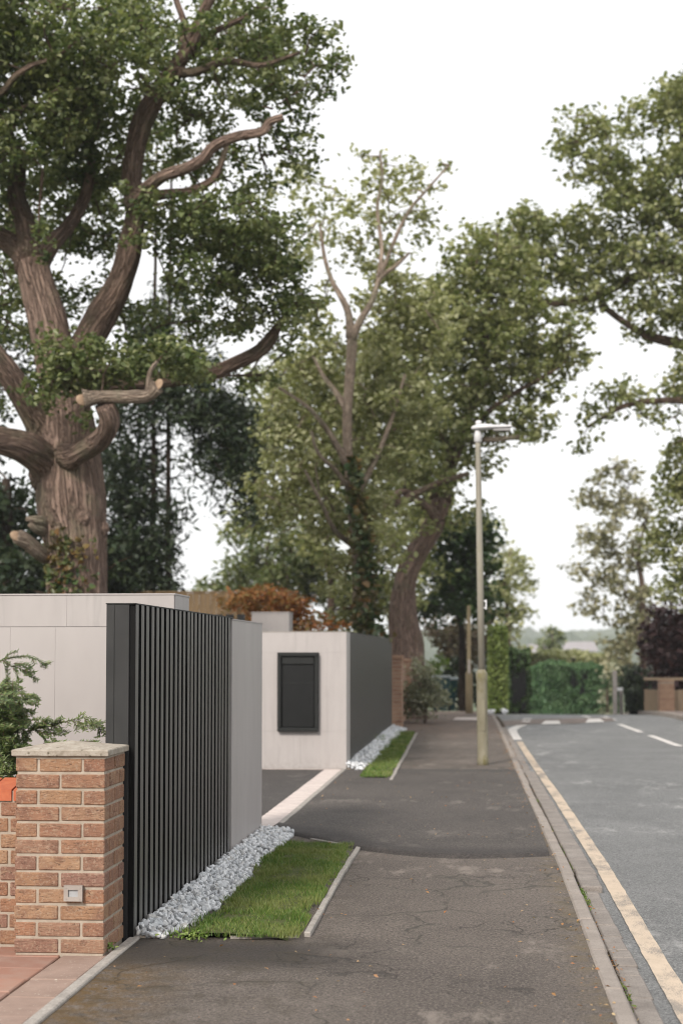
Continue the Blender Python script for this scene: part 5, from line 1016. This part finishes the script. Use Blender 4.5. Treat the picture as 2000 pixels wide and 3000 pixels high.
# ------------------------------------------------------------------ yew bush behind the low wall
yw = thing('yew_bush', 'feathery green yew bush overhanging the low brick wall and the pier cap', 'shrub', (-2.45, 8.55, .62))
ND = []; TW = MB()
def sprig(pts, nl=.022, dens=620, dr=.0):
    path = smooth_path(pts, 8); acc = 0.
    TW.tube([Vector(p) - yw.location for p in path], list(np.linspace(.0028, .0009, len(path))), 4, False)
    for a, b in zip(path, path[1:]):
        d = b - a; L = np.linalg.norm(d); n = max(1, int(L * dens)); d /= L + 1e-9
        side = np.cross(d, np.array([0, -.55, .85])); side /= np.linalg.norm(side) + 1e-9; upv = np.cross(side, d)
        for k in range(n):
            p = a + (b - a) * (k + random.random()) / n; s_ = random.choice((-1, 1))
            dd = side * s_ * random.uniform(.7, 1.0) + d * random.uniform(.35, .8) + upv * random.uniform(-.25, .5); dd /= np.linalg.norm(dd)
            ND.append((p, dd, nl * random.uniform(.7, 1.2)))
def S7(x, y, Y): return np.array(P(x / 3.92, 1850 + y / 3.92, Y))
def fan(p0, p1, Y, n=5, l=90, sag=40):
    a, b = np.array(p0, float), np.array(p1, float)
    for k in range(n):
        t_ = random.uniform(.15, .95); q = a + (b - a) * t_; d = (b - a) / np.linalg.norm(b - a); s_ = random.choice((-1, 1)); e = q + (d * .75 + np.array((-d[1], d[0])) * s_ * .65) * l * random.uniform(.6, 1.2) + np.array((0, sag * random.uniform(.2, 1)))
        m2 = (q + e) / 2 + np.array((0, -sag * .3)); dy = random.uniform(-.05, .05)
        sprig([S7(*q, Y), S7(*m2, Y + dy * .5), S7(*e, Y + dy)])
SP7 = [[(-60, 400), (0, 350), (150, 300), (320, 292), (430, 322), (545, 385)], [(40, 340), (130, 400), (210, 415), (300, 478), (440, 562)], [(95, 700), (95, 520), (90, 350)], [(150, 720), (148, 560)], [(60, 700), (70, 560)], [(60, 330), (110, 260), (210, 222)], [(160, 370), (260, 370), (370, 400)], [(150, 420), (190, 470), (235, 560)], [(140, 400), (240, 390), (320, 430), (365, 480)],
       [(60, 800), (170, 775), (300, 765), (455, 775)], [(60, 790), (180, 800), (320, 820), (440, 850)], [(80, 850), (200, 870), (300, 890), (400, 945)], [(100, 730), (250, 720), (400, 750), (460, 800)], [(240, 1010), (350, 1022), (480, 1005), (585, 1022)],
       [(250, 1180), (400, 1120), (560, 1085), (700, 1050), (850, 1012), (960, 992), (1060, 1005), (1130, 1050), (1195, 1110), (1212, 1190)], [(975, 1000), (1000, 1050), (1012, 1112)], [(1045, 1010), (1065, 1070), (1075, 1132)], [(1090, 1030), (1140, 1090), (1150, 1170), (1105, 1228)], [(1110, 1040), (1180, 1040), (1210, 1050)], [(780, 1035), (785, 1085)], [(840, 1018), (875, 1080), (885, 1150)], [(890, 1008), (930, 960), (980, 940)], [(900, 1005), (900, 1050)], [(1150, 1070), (1185, 1130), (1200, 1205)],
       [(500, 1290), (620, 1275), (780, 1268)], [(900, 1275), (1020, 1262), (1140, 1278)], [(560, 1120), (680, 1140), (800, 1160)], [(500, 1150), (640, 1180), (760, 1190)], [(420, 1130), (500, 1190), (560, 1300)], [(450, 1140), (560, 1200), (640, 1260)]]
for q in SP7:
    Y = 8.45 + random.uniform(-.06, .1); sprig([S7(x, y, Y) for x, y in q])
    if len(q) > 3 and q[-1][0] < 900: fan(q[-3], q[-1], Y, 5, 70, 20)
    if q[0][0] == 250: fan((300, 1160), (700, 1050), Y, 26, 120, 45); fan((800, 1020), (1190, 1100), Y, 10, 60, 60)
for _ in range(230):
    a = random.uniform(0, 2 * math.pi); r_ = random.uniform(40, 330); cx, cy = -80 + random.gauss(0, 60), random.uniform(640, 1640)
    lim = 330 if cy > 900 else 180
    ex = cx + abs(math.cos(a)) * r_ * 1.25; ey = cy + math.sin(a) * r_ * .5 + 20
    if ey < 520 or ex > np.interp(ey, [520, 900, 1000, 1300, 1650], [240, 340, 480, 520, 200]): continue
    Y = random.uniform(8.25, 8.8); m2 = ((cx + ex) / 2, (cy + ey) / 2 - 25)
    sprig([S7(cx, cy, Y + .05), S7(*m2, Y), S7(ex, ey, Y - .03)], .023, 480); fan(m2, (ex, ey), Y, 4, 90, 20)
P0 = np.array([p for p, d, l in ND]); D0 = np.array([d for p, d, l in ND]); L0 = np.array([l for p, d, l in ND])[:, None]
nr = np.cross(D0, RNG.normal(size=D0.shape) * .35 + np.array([0, -.6, .8])); nr /= np.linalg.norm(nr, axis=1)[:, None]; w = .0042
V = np.stack([P0 - nr * w * .35, P0 + nr * w * .35, P0 + D0 * L0 * .6 + nr * w * .5, P0 + D0 * L0 * .6 - nr * w * .5, P0 + D0 * L0 + nr * w * .05, P0 + D0 * L0 - nr * w * .05], 1).reshape(-1, 3) - np.array(yw.location)
i = np.arange(len(P0))[:, None] * 6
link('needles_spray', np_mesh('needles_spray', V, np.vstack([i + [0, 1, 2, 3], i + [3, 2, 4, 5]])), MAT['needle'], yw)
TW.build('twig_spray', MAT['branch_bark'], yw)
st2 = MB()
for k in range(7):
    x = -2.85 + random.uniform(-.15, .1); st2.tube([Vector((x, 8.55 + random.uniform(-.1, .2), .55)) - yw.location, Vector((x + random.uniform(-.1, .05), 8.5, .95)) - yw.location, Vector((x + random.uniform(-.15, .05), 8.45, 1.2)) - yw.location], [.014, .01, .004], 6)
st2.build('stem', MAT['branch_bark'], yw, True)
# weeds in the joints
def weed(label, c, n, r_, h_):
    pts = np.array([(c[0] + random.gauss(0, r_), c[1] + random.gauss(0, r_), c[2] + random.uniform(.004, h_)) for _ in range(n)]); V, Fq = leaf_geo(pts, .022, .012, .6)
    rt = thing('weed', label, 'weed', c); tag(link('leaf_tuft', np_mesh('leaf_tuft', V - np.array(c), Fq), MAT['bright_leaf'], rt), kind='stuff'); MB().tube([(0, 0, -.01), (0, 0, h_ * .8)], [.002, .001], 5).build('stem', MAT['grass'], rt)
weed('tiny green weed at the foot of the brick pier corner', (-1.808, 7.72, .014), 60, .014, .035)
weed('leafy weed at the near end of the pale chippings', (-1.46, 8.09, .006), 110, .055, .03)
weed('small green weed on the pale chippings of the far wall', (-1.55, 25.5, .08), 60, .05, .09)
# fallen leaves and grit
n = 520; X = np.concatenate([RNG.uniform(-1.7, .5, 300), RNG.normal(.45, .06, 120), RNG.uniform(-1.6, -.4, 100)]); Yy = np.concatenate([6.0 + 22 * RNG.uniform(0, 1, 300) ** 1.5, RNG.uniform(6, 30, 120), RNG.uniform(28, 34, 100)])
cpt = np.stack([X, Yy, np.full(n, .020)], 1); V, Fq = leaf_geo(cpt, .022, .013, 2.5, True); big = RNG.uniform(0, 1, n)
tag(link('leaf_litter', np_mesh('leaf_litter', V, Fq), MAT['litter']), 'scattered small fallen leaves on the footway', 'leaf litter', kind='stuff')
n = 500; X = np.concatenate([RNG.normal(.655, .02, 300), RNG.normal(.53, .02, 200)]); Yy = RNG.uniform(6, 30, n); X = X - np.array([.54 - lerp_path(KL, y) for y in Yy])
cpt = np.stack([X, Yy, np.where(np.arange(n) < 300, ROADZ + .02, .012)], 1); V, Fq = leaf_geo(cpt, .02, .012, 1.5, True)
tag(link('gutter_litter', np_mesh('gutter_litter', V, Fq), MAT['litter']), 'dry leaf bits and grit along the kerb and gutter', 'leaf litter', kind='stuff')
n = 300; X = RNG.normal(.65, .012, n); Yy = RNG.choice([7.2, 9.9, 10.1, 10.3, 11.5, 12.4, 14.0, 16.5], n) + RNG.normal(0, .15, n); X = X - np.array([.54 - lerp_path(KL, y) for y in Yy])
V, Fq = leaf_geo(np.stack([X, Yy, np.full(n, ROADZ + .03)], 1), .025, .007, .3); tag(link('gutter_moss', np_mesh('gutter_moss', V, Fq), MAT['grass']), 'tufts of green growth in the gutter joint', 'weeds', kind='stuff')

# ------------------------------------------------------------------ far distance
def ridge(name, Y, hf, mat, seed, x0=-700, x1=900, nx=500, depth=300):
    vs = []; X = np.linspace(x0, x1, nx)
    for x in X:
        h_ = hf(x) + 5.0 * mnoise.noise(Vector((x * .02, seed, 0))) + 3.2 * mnoise.noise(Vector((x * .12, seed, 2))) + 1.5 * mnoise.noise(Vector((x * .5, seed, 5)))
        vs += [(x, Y, -9), (x, Y + 2, -9 + (h_ + 9) * .55), (x, Y + 25, h_), (x, Y + depth, h_ * .6)]
    return tag(MB().add(vs, [(4 * i_ + j, 4 * i_ + 4 + j, 4 * i_ + 5 + j, 4 * i_ + 1 + j) for i_ in range(nx - 1) for j in range(3)]).build(name, mat, None, False), kind='structure')
ridge('hill_far', 1150, lambda x: 19 + 3 * math.sin(x * .004), MAT['hill'], 1.3)
ridge('hill_near', 800, lambda x: 9 + 2.5 * math.sin(x * .01 + 1), MAT['hill'], 8.1)
def house(label, pxa, pxb, Y, ytop, roof, wins):
    A = P(pxa, 1915, Y); B = P(pxb, 1915, Y); g = gz(Y) - .16; e = P(pxa, ytop, Y).z; L = B.x - A.x
    h_ = thing('house', label, 'building', (A.x, Y, g)); eh = e - g
    MB().box(0, L, 0, 9, 0, eh).build('wall', MAT['render_white'], h_)
    MB().add([(-.4, -.5, eh), (L + .4, -.5, eh), (L + .4, 9.5, eh), (-.4, 9.5, eh), (0, 4.5, eh + roof), (L, 4.5, eh + roof)], [(0, 1, 5, 4), (1, 2, 5), (2, 3, 4, 5), (3, 0, 4), (3, 2, 1, 0)]).build('roof', MAT['roof_tile'], h_)
    for k in range(wins):
        x = L * (k + .5) / wins; w_ = MB().box(x - .6, x + .6, -.03, .05, eh - 1.9, eh - .7).build('window', MAT['window_dark'], h_); MB().box(x - .7, x + .7, -.08, -.0301, eh - 2.0, eh - 1.9).build('sill', MAT['render_white'], w_)
house('long low white building with dull red roof beyond the pine', 1655, 1745, 260, 1908, 1.6, 6)
house('pale building with grey brown roof showing between hedge and hill', 1550, 1600, 280, 1912, 1.5, 4)
# the air
hz_ = MB().box(-1700, 1700, -90, 1700, -10.3, 38).mesh('haze'); hm = bpy.data.materials.new('haze_air'); hm.use_nodes = True; hn = hm.node_tree; hn.nodes.clear()
pv = hn.nodes.new('ShaderNodeVolumePrincipled'); pv.inputs['Color'].default_value = (.93, .955, 1, 1); pv.inputs['Density'].default_value = .00042; pv.inputs['Anisotropy'].default_value = .2
ho = hn.nodes.new('ShaderNodeOutputMaterial'); hn.links.new(pv.outputs[0], ho.inputs[1])
USE_HAZE = True
if USE_HAZE: tag(link('haze', hz_, hm), 'thin pale blue haze hanging over the far hills', 'haze', kind='stuff')
